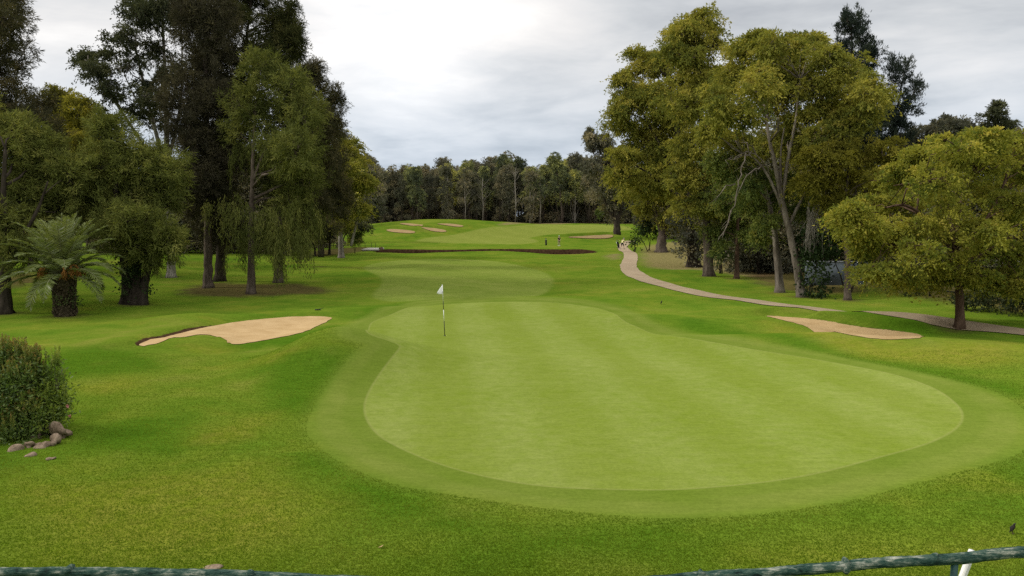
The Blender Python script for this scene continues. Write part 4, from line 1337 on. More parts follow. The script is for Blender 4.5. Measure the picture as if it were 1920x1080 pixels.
# ---- understorey right
def shrub(name, label, bpx, d, lobes, kind, mat, seed, stems=3, cat='shrub', group=None, dens=1.0, lmul=1.0):
    rng = np.random.default_rng(seed)
    s = d / FPX
    bx = (bpx - 960) * s
    bz = hz(bx, d)
    root = empty(name, (bx, d, bz), label, cat, group)
    org = np.array([bx, d, bz])
    LB = [(at(l[0], l[1], d + (l[4] if len(l) > 4 else rng.uniform(-.3, .3) * l[2] * s)) - org, np.array([l[2], (l[2] + l[3]) / 2, l[3]]) * s) for l in lobes]
    mb = MB()
    for i in range(stems):
        c, r = LB[i % len(LB)]
        a = np.array([rng.uniform(-.25, .25) * r[0], rng.uniform(-.25, .25) * r[1], -0.1])
        P = curve_pts(a, c + rng.standard_normal(3) * 0.2 * r, 0, 6, rng, 0.06)
        mb.tube(P, np.linspace(0.06, 0.015, 6), 6)
    mb.build('stem', BARK_DARK, root)
    foliage_part(root, org, LB, kind, mat, rng, 'foliage', dens, lmul)
    return root


shrub('ivy_bush', 'black-green ivy column hugging the foot of the leaning split trunk', 1528, 47.5,
      [(1527, 540, 20, 26), (1530, 500, 26, 34), (1545, 460, 28, 36), (1520, 455, 20, 30), (1560, 430, 26, 34)], 'ivy', IVY, 301, dens=0.7, lmul=1.3)
shrub('tall_shrub', 'tall dark shrub with thin bare stems in front of the grey wall', 1590, 49.5,
      [(1580, 440, 30, 40), (1600, 480, 26, 28), (1560, 470, 20, 24), (1612, 440, 26, 40), (1590, 400, 36, 30), (1640, 470, 30, 40)], 'ivy', IVY, 302, stems=6, dens=0.6, lmul=1.4)
shrub('tall_shrub', 'dark leafy shrub between the slender tree and the pale mottled trunk', 1425, 66,
      [(1428, 470, 20, 26), (1420, 430, 26, 30), (1440, 495, 16, 16), (1410, 450, 18, 20), (1450, 440, 20, 26)], 'ivy', FAR_DARK, 303, stems=4, dens=0.6, lmul=1.6)
shrub('tall_shrub', 'dark hanging shrub just right of the thick straight grey trunk', 1352, 66,
      [(1350, 470, 14, 18), (1358, 440, 20, 26), (1345, 430, 16, 30), (1340, 480, 8, 12)], 'ivy', FAR_DARK, 304, stems=4, dens=0.6, lmul=1.5)
shrub('ivy_bush', 'black ivy mass round a eucalyptus trunk behind the thick grey one', 1300, 75.5,
      [(1305, 485, 13, 16), (1300, 455, 20, 26), (1282, 455, 16, 28), (1310, 420, 24, 28), (1280, 420, 20, 26)], 'ivy', FAR_DARK, 305, dens=0.6, lmul=1.6)
shrub('round_bush', 'upper and larger of two dark bushes by the path bend, arching over grass', 1216, 110,
      [(1210, 432, 16, 14), (1196, 438, 10, 10), (1222, 440, 10, 10), (1208, 420, 10, 7)], 'ivy', IVY, 306, dens=0.45, lmul=2.0)
shrub('round_bush', 'small low dark bush at the path edge beside the yellow-shirted walker', 1190, 106,
      [(1190, 458, 9, 9), (1194, 450, 7, 7)], 'ivy', IVY, 307, dens=0.45, lmul=1.9)
shrub('round_bush', 'small fresh green bush before the far wood, left of the V-shaped ivy tree', 1124, 200,
      [(1124, 402, 6, 9), (1123, 394, 4, 6)], 'far', EUC_GREEN, 308, dens=1.5, lmul=0.6)
shrub('round_bush', 'small grey-green bush on the leaf litter in front of the dark fence', 1713, 46,
      [(1712, 556, 12, 12), (1722, 548, 12, 10), (1702, 562, 8, 7)], 'ivy', leaf_mat("dull_leaves", [(0.0, (0.03, 0.04, 0.02)), (0.6, (0.07, 0.085, 0.04)), (1.0, (0.12, 0.13, 0.07))]), 309, dens=0.7, lmul=1.0)


def twigs_hang():
    """curtain of dead grey twigs hanging beside the split trunk"""
    rng = np.random.default_rng(44)
    d = 46.8
    bx = (1532 - 960) / FPX * d
    org = np.array([bx, d, hz(bx, d)])
    root = empty('dead_creeper', org, 'curtain of dead grey twigs hanging down the right side of the split trunk', 'creeper')
    mb = MB()
    for i in range(120):
        px, py = rng.uniform(1512, 1562), rng.uniform(378, 430)
        if rng.random() < 0.5:
            px = rng.uniform(1515, 1535)
        p = at(px, py, d + rng.uniform(-.6, .5)) - org
        ln = rng.uniform(0.5, 2.3)
        n = 7
        P = [p]
        dirn = np.array([rng.uniform(-.5, .5), rng.uniform(-.3, .3), -1.0])
        for k in range(n):
            dirn = dirn * 0.7 + np.array([rng.uniform(-.6, .6), rng.uniform(-.4, .4), -0.5]) * 0.6
            P.append(P[-1] + unit(dirn) * ln / n)
        mb.tube(np.array(P), np.linspace(0.022, 0.006, n + 1), 3, cap=False)
    me = mb.mesh('twigs')
    me.attributes.new('tint', 'FLOAT', 'FACE').data.foreach_set('value', rng.random(len(me.polygons)).astype(np.float32))
    link('twigs', me, DEAD_TWIG, root)


twigs_hang()


# ---- hedge, fence and grey wall at the right
def hedge():
    rng = np.random.default_rng(61)
    a, b = ground_hit(1812, 582), ground_hit(1990, 602)
    root = empty('hedge', (a[0], a[1], hz(*a)), 'ragged grey-green hedge along the fence behind the nearest tree', 'hedge')
    org = np.array(root.location)
    L = np.linalg.norm(b - a)
    lobes = []
    mb = MB()
    for t in np.arange(0, 1.0001, 0.9 / L):
        p = a + (b - a) * t + rng.standard_normal(2) * 0.1
        z = hz(*p)
        for k in range(2):
            lobes.append((np.array([p[0], p[1], z + 0.45 + 0.6 * k]) - org, np.array([0.65, 0.5, 0.5 + rng.uniform(-.1, .15)])))
        for _ in range(2):
            q = p + rng.standard_normal(2) * 0.2
            mb = MB()
            mb.tube(np.array([[q[0], q[1], z - .1], [q[0] + rng.uniform(-.2, .2), q[1], z + .7], [q[0] + rng.uniform(-.3, .3), q[1], z + 1.4]]) - org, [0.02, 0.014, 0.006], 4)
            mb.build('stem', BARK_MID, root)
    foliage_part(root, org, lobes, 'ivy', bpy.data.materials['dull_leaves'], rng, 'foliage', 0.7, 0.9)


hedge()
M_FENCE = simple_mat("fence_dark_wood", (0.030, 0.026, 0.022), 0.9, 0.1, 0.4, 9, 0.3)
M_GREYWALL = simple_mat("grey_wall_paint", (0.12, 0.14, 0.15), 0.85, 0.2, 0.18, 2.0)


def fence():
    a, b = ground_hit(1632, 541), ground_hit(1990, 598)
    a = a + np.array([0, 0.8]); b = b + np.array([0, 0.9])
    root = empty('fence', (a[0], a[1], hz(*a)), 'low dark wooden post and rail fence behind the nearest tree at right', 'fence')
    org = np.array(root.location)
    L = np.linalg.norm(b - a)
    n = int(L / 1.9)
    ps = [a + (b - a) * i / n for i in range(n + 1)]
    tops = []
    for p in ps:
        z = hz(*p)
        m = MB()
        m.tube(np.array([[p[0], p[1], z - 0.2], [p[0], p[1], z + 0.95]]) - org, 0.065, 8)
        m.build('post', M_FENCE, root)
        tops.append(np.array([p[0], p[1], z]) - org)
    for zz in (0.42, 0.82):
        for p, q in zip(tops[:-1], tops[1:]):
            m = MB()
            m.tube(np.array([p + [0, -0.07, zz], (p + q) / 2 + [0, -0.07, zz - 0.02], q + [0, -0.07, zz]]), 0.045, 6)
            m.build('rail', M_FENCE, root)


fence()


def grey_wall():
    c = at(1568, 512, 54)
    z = hz(c[0], c[1])
    root = empty('garden_wall', (c[0], c[1], z), 'pale grey rendered wall glimpsed between the dark stems under the right trees', 'wall')
    m = MB(); m.box((0, 0, 0.75), (4.2, 0.2, 1.7), rz=-0.12); m.build('wall_panel', M_GREYWALL, root, smooth=False)
    m = MB(); m.box((0, 0, 1.643), (4.3, 0.28, 0.08), rz=-0.12); m.build('coping', simple_mat("wall_coping", (0.22, 0.23, 0.23)), root, smooth=False)


grey_wall()


# ---- palm
def palm():
    rng = np.random.default_rng(71)
    d = 37.6
    bx = (116 - 960) / FPX * d
    bz = hz(bx, d)
    root = empty('date_palm', (bx, d, bz), 'squat date palm with arching grey-green fronds, in front of the left wood', 'palm')
    mb = MB()
    zs = np.linspace(-0.1, 2.05, 10)
    R = np.array([0.50, 0.47, 0.42, 0.41, 0.42, 0.43, 0.46, 0.50, 0.50, 0.40])
    mb.tube(np.column_stack([np.zeros(10), np.zeros(10), zs]), R, 16, 0.03, rng)
    for k in range(210):                              # stubs of cut fronds in a spiral
        z = 0.02 + 2.0 * k / 210
        a = k * 2.39996
        r0 = np.interp(z, zs, R) * 0.96
        u = np.array([math.cos(a), math.sin(a), 0])
        p = u * r0 + np.array([0, 0, z])
        mb.tube(np.array([p - u * 0.05, p + u * 0.07 + np.array([0, 0, 0.06]), p + u * 0.11 + np.array([0, 0, 0.16])]), [0.07, 0.055, 0.02], 5)
    mb.build('trunk', bark_mat("palm_trunk", (0.022, 0.016, 0.010), (0.15, 0.12, 0.075), 5, 0.8), root)
    P, D, L, W, T, CL = foliage([(np.array([0, -0.1, 0.45]), np.array([0.55, 0.5, 0.55])), (np.array([0.2, -0.2, 1.0]), np.array([0.45, 0.4, 0.4]))], 'ivy', rng, 0.45, 0.8)
    ok = P[:, 2] > 0.05
    link('ivy', leaf_mesh('ivy', P[ok], D[ok], L[ok], W[ok], T[ok], rng), leaf_mat("palm_ivy", [(0, (0.03, 0.045, 0.015)), (1, (0.11, 0.14, 0.05))]), root)
    M_R = simple_mat("frond_rib", (0.17, 0.18, 0.075), 0.6, 0.3, 0.2)
    n = 50
    for i in range(n):
        az = i * 2.39996 + rng.uniform(-.2, .2)
        q = (i + 0.5) / n
        el = math.radians(88 - 92 * q ** 1.3)            # inner fronds upright, outer ones hanging
        ln = rng.uniform(2.9, 3.4) * (0.95 if q > 0.2 else 0.9)
        m = 16
        P = [np.array([0.10 * math.cos(az), 0.10 * math.sin(az), 2.00 + 0.25 * (1 - q)])]
        e = el
        bend = math.radians(rng.uniform(58, 88)) * (0.48 + 0.62 * math.cos(max(el, -0.3)))
        for k in range(m):
            P.append(P[-1] + ln / m * np.array([math.cos(az) * math.cos(e), math.sin(az) * math.cos(e), math.sin(e)]))
            e -= bend / m * (0.4 + 1.3 * k / m)
        P = np.array(P)
        P[:, 2] = np.maximum(P[:, 2], 0.5)
        rb = MB()
        rb.tube(P, np.linspace(0.034, 0.006, m + 1), 5)
        fo = rb.build('frond', M_R, root)
        # leaflets
        s = np.repeat(np.linspace(0.16, 0.995, 80), 2)
        sg = np.tile([1.0, -1.0], 80)
        idx = s * m
        C = np.stack([np.interp(idx, np.arange(m + 1), P[:, c]) for c in range(3)], -1)
        tn = np.gradient(P, axis=0)
        tn = unit(np.stack([np.interp(idx, np.arange(m + 1), tn[:, c]) for c in range(3)], -1))
        sd = unit(np.cross(tn, np.array([0.001, 0.002, 1.0])))
        up = np.cross(sd, tn)
        D = unit(tn * (0.55 + 0.5 * s[:, None]) + sd * sg[:, None] * 1.0 + up * 0.30 + rng.standard_normal(C.shape) * 0.10 + np.array([0, 0, -0.30]))
        LL = 0.50 * np.sin(np.clip(s * 1.05, 0, 1) * math.pi) ** 0.5 * rng.uniform(0.85, 1.1, len(s)) + 0.05
        tint = 0.62 - 0.35 * q + 0.10 * rng.standard_normal(len(s)) + 0.08 * rng.standard_normal()
        link('leaflets', leaf_mesh('leaflets', C, D, LL, 0.044, tint, rng), PALM_LEAF, fo)
    mo = simple_mat("fruit_stalk_orange", (0.30, 0.135, 0.030), 0.7, 0.2, 0.3)
    for i in range(14):
        az = rng.uniform(0, 6.28)
        st = MB()
        u = np.array([math.cos(az), math.sin(az), 0])
        b = np.array([0, 0, 2.12])
        P = np.array([b + u * 0.15, b + u * 0.55 + [0, 0, .35], b + u * 0.9 + [0, 0, .38], b + u * 1.15 + [0, 0, .10]])
        st.tube(P, [0.03, 0.025, 0.02, 0.012], 5)
        for _ in range(22):
            q = P[2] + (P[3] - P[2]) * rng.random()
            st.tube(np.array([q, q + np.array([rng.uniform(-.12, .12), rng.uniform(-.12, .12), -0.12]), q + np.array([rng.uniform(-.2, .2), rng.uniform(-.2, .2), -0.40])]), [0.012, 0.012, 0.006], 3)
        st.build('fruit_stalk', mo, root)


palm()


# ---- shrubs and rocks at the left
def near_shrub(label, lobes, d, bpx, mat, seed, shoots, dens, flowers=0):
    rng = np.random.default_rng(seed)
    s = d / FPX
    bx = (bpx - 960) * s
    root = empty('flowering_shrub' if flowers else 'shrub', (bx, d, hz(bx, d)), label, 'shrub')
    org = np.array(root.location)
    LB = [(at(l[0], l[1], d + l[4]) - org, np.array([l[2], 0.5 * (l[2] + l[3]), l[3]]) * s) for l in lobes]
    Ps, Ds, Ls, Ws, Ts = [], [], [], [], []
    P, D, L, W, T, CL = foliage(LB, 'ivy', rng, dens, 0.60, hole=0.0)
    D = unit(D + np.array([0, 0, 0.55]))
    Ps.append(P); Ds.append(D); Ls.append(L * 0.95); Ws.append(W * 0.52); Ts.append(T * 0.75)
    mb = MB()
    for c, r in LB:
        for _ in range(3):
            mb = MB()
            q = c + rand_dirs(1, rng)[0] * r * 0.7
            mb.tube(np.array([[c[0] * .5, c[1] * .5, -0.05], (q + np.array([c[0], c[1], 0])) / 2, q]), [0.02, 0.014, 0.006], 4)
            mb.build('stem', BARK_MID, root)
    # upright leafy shoots on top
    for i in range(shoots):
        c, r = LB[rng.integers(len(LB))]
        u = rng.standard_normal(3); u[2] = abs(u[2]) + 0.5; u = unit(u)
        p0 = c + u * r * 0.85
        ln = rng.uniform(0.15, 0.50)
        ax = unit(np.array([rng.uniform(-.25, .25) + 0.25 * u[0], rng.uniform(-.25, .25), 1.0]))
        k = int(ln / 0.012)
        t = np.linspace(0, 1, k)
        a = np.arange(k) * 2.4
        Pq = p0 + ax * (t * ln)[:, None]
        Dq = unit(np.stack([np.cos(a), np.sin(a), np.full(k, 0.9) + t], -1))
        Ps.append(Pq); Ds.append(Dq); Ls.append(np.full(k, 0.075) * (1.1 - 0.4 * t)); Ws.append(np.full(k, 0.026)); Ts.append(0.28 + 0.52 * t + 0.12 * rng.standard_normal(k))
    P, D, L, W, T = (np.concatenate(a) for a in (Ps, Ds, Ls, Ws, Ts))
    gzv = h_base(P[:, 0] + org[0], P[:, 1] + org[1]) - org[2]
    ok = P[:, 2] > gzv + 0.03
    link('foliage', leaf_mesh('foliage', P[ok], D[ok], L[ok], W[ok], T[ok], rng), mat, root)
    mp = simple_mat("pink_petals", (0.55, 0.22, 0.22), 0.7, 0.2, 0.2)
    for (px, py) in [(126, 762), (131, 781)][:flowers]:
        p = at(px, py, d - 0.2) - org
        D = unit(rng.standard_normal((12, 3)) + np.array([0.4, -0.6, 0.2]))
        link('flower', leaf_mesh('flower', np.repeat(p[None], 12, 0), D, 0.05, 0.04, np.zeros(12), rng), mp, root)


near_shrub('large dark shrub with reddish upright shoot tips, at the left edge above the rocks', [(15, 760, 55, 70, 0.0), (45, 730, 32, 42, -0.1), (-40, 760, 60, 80, 0.1), (30, 800, 42, 40, -0.2), (20, 715, 40, 30, 0.2), (-20, 810, 50, 40, -0.1), (62, 715, 22, 26, 0.1), (25, 818, 46, 24, -0.45), (60, 790, 24, 30, -0.3), (8, 680, 11, 18, 0.0), (38, 684, 10, 18, 0.1), (63, 694, 9, 18, 0.0), (-14, 690, 14, 18, 0)],
           17.0, 10, SHRUB_RED, 401, 520, 1.9)
near_shrub('smaller lighter green shrub with two pink flowers, right of the dark shrub by the rocks', [(100, 745, 22, 36, 0.0), (88, 770, 24, 34, -0.15), (112, 765, 14, 26, 0.05), (95, 720, 20, 20, 0.15), (84, 796, 18, 20, -0.3), (108, 790, 12, 14, -0.1), (102, 698, 9, 18, 0.0)],
           17.1, 95, SHRUB_GREEN, 402, 60, 1.9, flowers=2)
M_ROCK = bark_mat("rock_stone", (0.120, 0.084, 0.056), (0.420, 0.315, 0.225), 3.5, 1.0)
ROCKS = [(104, 820, 13, 17, 'pointed pinkish boulder at the right end of the rocks under the shrubs'), (68, 812, 10, 14, 'upright rock half hidden in the gap between the two shrubs'),
         (86, 838, 13, 9, 'low flat rock in front of the pointed boulder'), (58, 843, 14, 9, 'long low brown rock below the gap between the shrubs'), (34, 842, 16, 12, 'rounded reddish rock in front of the dark shrub'),
         (12, 848, 11, 8, 'small grey rock near the left edge below the dark shrub'), (62, 853, 7, 4, 'tiny dark stone on the grass in front of the rocks'), (48, 826, 10, 9, 'shaded rock tucked under the dark shrub foliage'),
         (100, 861, 7, 2.5, 'flat pale stone lying alone on the grass in front of the rocks')]
for i, (px, py, rx, rz_, lab) in enumerate(ROCKS):
    rng = np.random.default_rng(500 + i)
    g_ = ground_hit(px, py + rz_ * 0.8)
    s = g_[1] / FPX
    m = MB()
    m.lump((0, 0, rz_ * s * 0.62), (rx * s * 0.88, rx * s * 0.7, rz_ * s * 0.88), rng, 0.75, 15, 10)
    o = m.build('rock', M_ROCK, None, (g_[0] - 0.06, g_[1] + rx * s * 0.5 + (0.34 if py < 850 else 0), hz(*g_) - 0.02), smooth=False)
    tag(o, lab, 'rock', 'rocks around the left shrubs')


# ---- far wood: individual trees, copies of a few shapes
def far_proto(seed, kind_i):
    rng = np.random.default_rng(seed)
    mb = MB()
    H = rng.uniform(15.5, 19)
    lean = rng.uniform(-1, 1, 2)
    n = 8
    z = np.linspace(-0.3, H * 0.9, n)
    P = np.column_stack([lean[0] * (z / H) ** 2 * 1.5 + rng.standard_normal(n) * 0.15, lean[1] * (z / H) ** 2, z])
    P[0, :2] = 0
    R = np.linspace(rng.uniform(0.2, 0.34), 0.05, n)
    mb.tube(P, R, 7, 0.04, rng)
    LB = []
    lo = [0.34, 0.22, 0.42, 0.12][kind_i % 4]
    for k in range(rng.integers(10, 14)):
        t = lo + (1 - lo) * rng.random() ** 0.8
        w = [2.6, 2.1, 3.0, 2.4][kind_i % 4] * (0.55 + 0.75 * math.sin(math.pi * min(1, (t - lo) / (1 - lo) * 0.85 + 0.12)))
        a = rng.uniform(0, 6.28)
        r = w * rng.uniform(0.1, 0.8)
        base = np.array([np.interp(t * H, z, P[:, 0]), np.interp(t * H, z, P[:, 1]), t * H])
        c = base + np.array([r * math.cos(a), r * math.sin(a), 0])
        rr = rng.uniform(0.9, 1.75)
        LB.append((c, np.array([rr * 1.1, rr * 1.1, rr * rng.uniform(0.8, 1.25)])))
        b = np.array([np.interp(t * H * 0.72, z, P[:, 0]), np.interp(t * H * 0.72, z, P[:, 1]), t * H * 0.72])
        mb.tube(curve_pts(b, c, 0.3, 5, rng, 0.15), np.linspace(0.11, 0.03, 5), 4)
    LB.append((P[-1] + np.array([0, 0, 0.4]), np.array([1.2, 1.2, 1.4])))
    for _ in range(4):          # thin side stems
        b = P[1] + rng.standard_normal(3) * np.array([0.4, 0.4, 0])
        e = P[4] + rng.standard_normal(3) * np.array([1.6, 1.6, 1.0])
        mb.tube(curve_pts(np.array([b[0], b[1], -0.3]), e, 0, 5, rng, 0.15), np.linspace(0.09, 0.03, 5), 4)
    Pq, D, L, W, T, CL = foliage(LB, 'far', rng, 1.25, 0.85, hole=0.2)
    crown = leaf_mesh('crown', Pq, D, L, W, T, rng)
    trunk = mb.mesh('trunk')
    # shade-tolerant undergrowth form
    return trunk, crown, H


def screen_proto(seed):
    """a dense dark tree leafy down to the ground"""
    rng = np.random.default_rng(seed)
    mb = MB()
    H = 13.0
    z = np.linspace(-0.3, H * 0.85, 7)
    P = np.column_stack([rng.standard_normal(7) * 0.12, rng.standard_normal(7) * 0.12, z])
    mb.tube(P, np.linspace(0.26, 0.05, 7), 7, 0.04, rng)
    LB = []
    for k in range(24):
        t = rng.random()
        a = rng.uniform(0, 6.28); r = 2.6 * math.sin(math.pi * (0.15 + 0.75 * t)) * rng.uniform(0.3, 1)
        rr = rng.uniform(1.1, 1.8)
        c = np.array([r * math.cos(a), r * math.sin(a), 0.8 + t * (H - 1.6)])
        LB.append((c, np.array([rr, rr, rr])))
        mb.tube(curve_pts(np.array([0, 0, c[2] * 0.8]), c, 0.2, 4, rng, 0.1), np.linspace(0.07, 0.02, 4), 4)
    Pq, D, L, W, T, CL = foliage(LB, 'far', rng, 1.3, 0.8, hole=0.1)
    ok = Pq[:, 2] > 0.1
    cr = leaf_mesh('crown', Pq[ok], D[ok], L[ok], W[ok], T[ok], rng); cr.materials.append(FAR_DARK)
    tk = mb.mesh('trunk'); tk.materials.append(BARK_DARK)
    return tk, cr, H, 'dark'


ADJ = {0: 'olive-topped', 1: 'slim dark', 2: 'wide-crowned', 3: 'low-branched dark'}
protos = []
for i in range(10):
    tk, cr, H = far_proto(700 + i, i)
    tk.materials.append(BARK_PALE if i % 5 == 2 else BARK_MID if i % 2 == 0 else BARK_DARK)
    cr.materials.append(FAR_DARK if i % 4 in (1, 3) else FAR_MIX)
    protos.append((tk, cr, H, ADJ[i % 4]))
SCREENS = [screen_proto(800 + i) for i in range(4)]
ORD = ['first', 'second', 'third', 'fourth', 'fifth', 'sixth', 'seventh', 'eighth', 'ninth', 'tenth', 'eleventh', 'twelfth', 'thirteenth', 'fourteenth', 'fifteenth', 'sixteenth', 'seventeenth',
       'eighteenth', 'nineteenth', 'twentieth', 'twenty-first', 'twenty-second', 'twenty-third', 'twenty-fourth', 'twenty-fifth', 'twenty-sixth', 'twenty-seventh', 'twenty-eighth', 'twenty-ninth', 'thirtieth']
TOPLINE = [(540, 330), (640, 290), (690, 287), (715, 305), (740, 312), (780, 300), (810, 305), (845, 296), (870, 286), (895, 298), (930, 294), (985, 300), (1010, 312), (1035, 282), (1060, 290), (1082, 286), (1110, 300), (1140, 285), (1180, 300), (1260, 310), (1500, 300)]


def put_far(tr, x, y, sc, scz, rz, label, group):
    tk, cr, H, adj = tr
    root = empty('woodland_tree', (x, y, hz(x, y)), label, 'tree', group, rz)
    root.scale = (sc, sc, scz)
    a = bpy.data.objects.new('trunk', tk); COL.objects.link(a); a.parent = root
    b = bpy.data.objects.new('crown', cr); COL.objects.link(b); b.parent = root
    return root


rng = np.random.default_rng(88)
for row, (depth, step, gname) in enumerate([(211, 4.3, 'front row of the far wood'), (219, 4.3, 'second row of the far wood'), (229, 4.6, 'back rows of the far wood'), (241, 4.2, 'back rows of the far wood'), (256, 4.6, 'back rows of the far wood')]):
    x0, x1 = -56, 52
    k = 0
    x = x0 + row * 1.3
    while x < x1:
        xx, yy = x + rng.uniform(-1.3, 1.3), depth + rng.uniform(-2.4, 2.4)
        px = 960 + xx / yy * FPX
        ty = np.interp(px, [t[0] for t in TOPLINE], [t[1] for t in TOPLINE])
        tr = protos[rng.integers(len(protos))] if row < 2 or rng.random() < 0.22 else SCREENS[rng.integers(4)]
        target = at(px, ty, yy)[2] - hz(xx, yy)
        frac = rng.uniform(0.74, 1.04) if row < 2 else rng.uniform(0.86, 1.05)
        scz = target * frac / (tr[2] + 1.0)
        sc = min(1.15, scz) * rng.uniform(0.85, 1.1)
        if row == 0:
            lab = f'{tr[3]} tree, {ORD[min(k, 29)]} from the left in the front row of the far wood'
        elif row == 1:
            lab = f'{tr[3]} tree, {ORD[min(k, 29)]} from the left in the second row of the far wood'
        else:
            lab = 'dark tree deep in the far wood, mostly hidden behind the front rows'
        put_far(tr, xx, yy, sc, scz, rng.uniform(0, 6.28), lab, gname)
        x += step; k += 1
# undergrowth along the foot of the far wood
under = []
P, D, L, W, T, CL = foliage([(np.array([0, 0, 1.2]), np.array([1.7, 1.3, 1.4])), (np.array([1.5, 0.4, 0.8]), np.array([1.3, 1.2, 1.0])), (np.array([-1.4, 0.3, 0.9]), np.array([1.2, 1.1, 1.2]))], 'far', np.random.default_rng(5), 1.5, 0.7)
ok = P[:, 2] > 0
me_u = leaf_mesh('undergrowth_bush', P[ok], D[ok], L[ok], W[ok], T[ok], np.random.default_rng(6)); me_u.materials.append(FAR_DARK)
for k, x in enumerate(np.arange(-58, 54, 2.6)):
    xx, yy = x + rng.uniform(-1.5, 1.5), 222 + rng.uniform(-3, 22)
    o = bpy.data.objects.new('undergrowth_bush', me_u); COL.objects.link(o)
    o.location = (xx, yy, hz(xx, yy) - 0.05); o.rotation_euler = (0, 0, rng.uniform(0, 6.28)); q = rng.uniform(0.8, 1.5); o.scale = (q * 1.3, q, q)
    tag(o, 'low dark bush among the trunks inside the far wood', 'bush', 'bushes inside the far wood')
# a few thin dead stems standing in the wood
for k, px in enumerate((966, 872, 1012, 905)):
    yy = 208.5
    xx = (px - 960) / FPX * yy
    m = MB(); r_ = np.random.default_rng(900 + k)
    hgt = [15, 11, 11, 12][k]
    m.tube(np.array([[0, 0, -.3], [0.2, 0, hgt * .4], [-0.1, 0, hgt * .75], [0.1, 0, hgt]]), [0.16, 0.12, 0.08, 0.03], 6)
    for _ in range(22):
        z = r_.uniform(hgt * .35, hgt * .95); a = r_.uniform(0, 6.28); ln = r_.uniform(0.8, 2.6)
        u = np.array([math.cos(a), math.sin(a), 1.1])
        m.tube(np.array([[0, 0, z], np.array([0, 0, z]) + u * ln * .5 + r_.standard_normal(3) * .1, np.array([0, 0, z]) + u * ln]), [0.05, 0.03, 0.01], 3)
    o = m.build('bare_tree', BARK_PALE, None, (xx, yy, hz(xx, yy)))
    tag(o, ['tallest bare pale tree, standing in front of the middle of the far wood', 'leftmost bare pale tree of the leafless ones in the far wood',
            'bare pale tree in the far wood just right of the tallest leafless one', 'bare pale tree in the far wood just left of the tallest leafless one'][k], 'tree', 'leafless trees of the far wood')

# woods that close the view behind the left and right groups
FILL_L = [(-120, 64, 330, 0), (-60, 78, 300, 1), (20, 88, 330, 3), (95, 95, 330, 1), (165, 92, 345, 0), (235, 100, 330, 3), (300, 92, 330, 1), (345, 104, 300, 3), (395, 95, 290, 1), (445, 108, 270, 3),
          (490, 98, 280, 1), (530, 112, 280, 3), (570, 118, 300, 1), (610, 128, 320, 3), (660, 140, 310, 0), (500, 140, 280, 1), (420, 140, 280, 3), (340, 140, 300, 1), (250, 140, 320, 3), (150, 140, 320, 1), (620, 165, 310, 3), (690, 185, 300, 1)]
FILL_R = [(1448, 70, 330, 1), (1490, 66, 320, 3), (1535, 70, 300, 1), (1578, 64, 320, 3), (1622, 68, 320, 1), (1665, 62, 330, 3), (1712, 64, 340, 1), (1765, 58, 350, 3), (1822, 60, 340, 1), (1880, 57, 350, 3), (1940, 60, 340, 1), (1995, 58, 340, 3), (1455, 88, 230, 3), (1500, 92, 220, 1), (1550, 86, 230, 3), (1410, 92, 250, 1), (1600, 90, 240, 1), (1215, 168, 330, 3), (1260, 150, 320, 1), (1190, 190, 330, 0), (1305, 125, 320, 3), (1350, 110, 330, 1), (1395, 100, 330, 3), (1440, 96, 320, 1), (1485, 92, 320, 3), (1530, 86, 330, 1), (1575, 92, 320, 3), (1620, 82, 330, 1), (1665, 90, 330, 3),
          (1710, 78, 330, 1), (1760, 88, 330, 3), (1820, 80, 320, 1), (1870, 92, 320, 3), (1925, 78, 330, 1), (1990, 84, 320, 3), (1420, 130, 310, 3), (1500, 125, 310, 1), (1590, 125, 320, 3), (1690, 120, 320, 1), (1240, 200, 320, 1), (1320, 160, 320, 3)]
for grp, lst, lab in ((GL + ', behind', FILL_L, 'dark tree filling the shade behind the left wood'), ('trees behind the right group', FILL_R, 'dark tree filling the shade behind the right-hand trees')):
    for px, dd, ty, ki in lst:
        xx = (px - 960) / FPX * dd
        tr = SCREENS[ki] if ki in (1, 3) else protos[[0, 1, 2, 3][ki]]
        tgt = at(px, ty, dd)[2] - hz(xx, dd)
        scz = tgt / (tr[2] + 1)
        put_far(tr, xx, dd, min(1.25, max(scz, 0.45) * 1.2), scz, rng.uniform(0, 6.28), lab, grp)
        if 1330 < px and dd < 100 or px < 600 and dd > 88:
            o = bpy.data.objects.new('undergrowth_bush', me_u); COL.objects.link(o)
            q = rng.uniform(0.8, 1.4)
            o.location = (xx + 1, dd + 1.5, hz(xx + 1, dd + 1.5) - 0.05); o.scale = (q * 1.2, q, q); o.rotation_euler = (0, 0, rng.uniform(0, 6))
            tag(o, 'low dark bush in the shade ' + ('under the right-hand trees' if px > 960 else 'behind the left wood'), 'bush', 'bushes in the shade ' + ('at right' if px > 960 else 'at left'))


for k, px in enumerate((1405, 1440, 1472, 1500, 1545, 1580, 1615, 1650, 1690, 1735, 1780, 1830, 1880, 1935, 1990)):
    dd = 68 - 0.022 * (px - 1400) + (k % 3) * 1.5
    xx = (px - 960) / FPX * dd
    o = bpy.data.objects.new('undergrowth_bush', me_u); COL.objects.link(o)
    q = rng.uniform(0.75, 1.05)
    o.location = (xx, dd, hz(xx, dd) - 0.05); o.scale = (q, q, q * 0.95); o.rotation_euler = (0, 0, rng.uniform(0, 6))
    tag(o, 'low dark bush in the shade under the right-hand trees', 'bush', 'bushes in the shade at right')


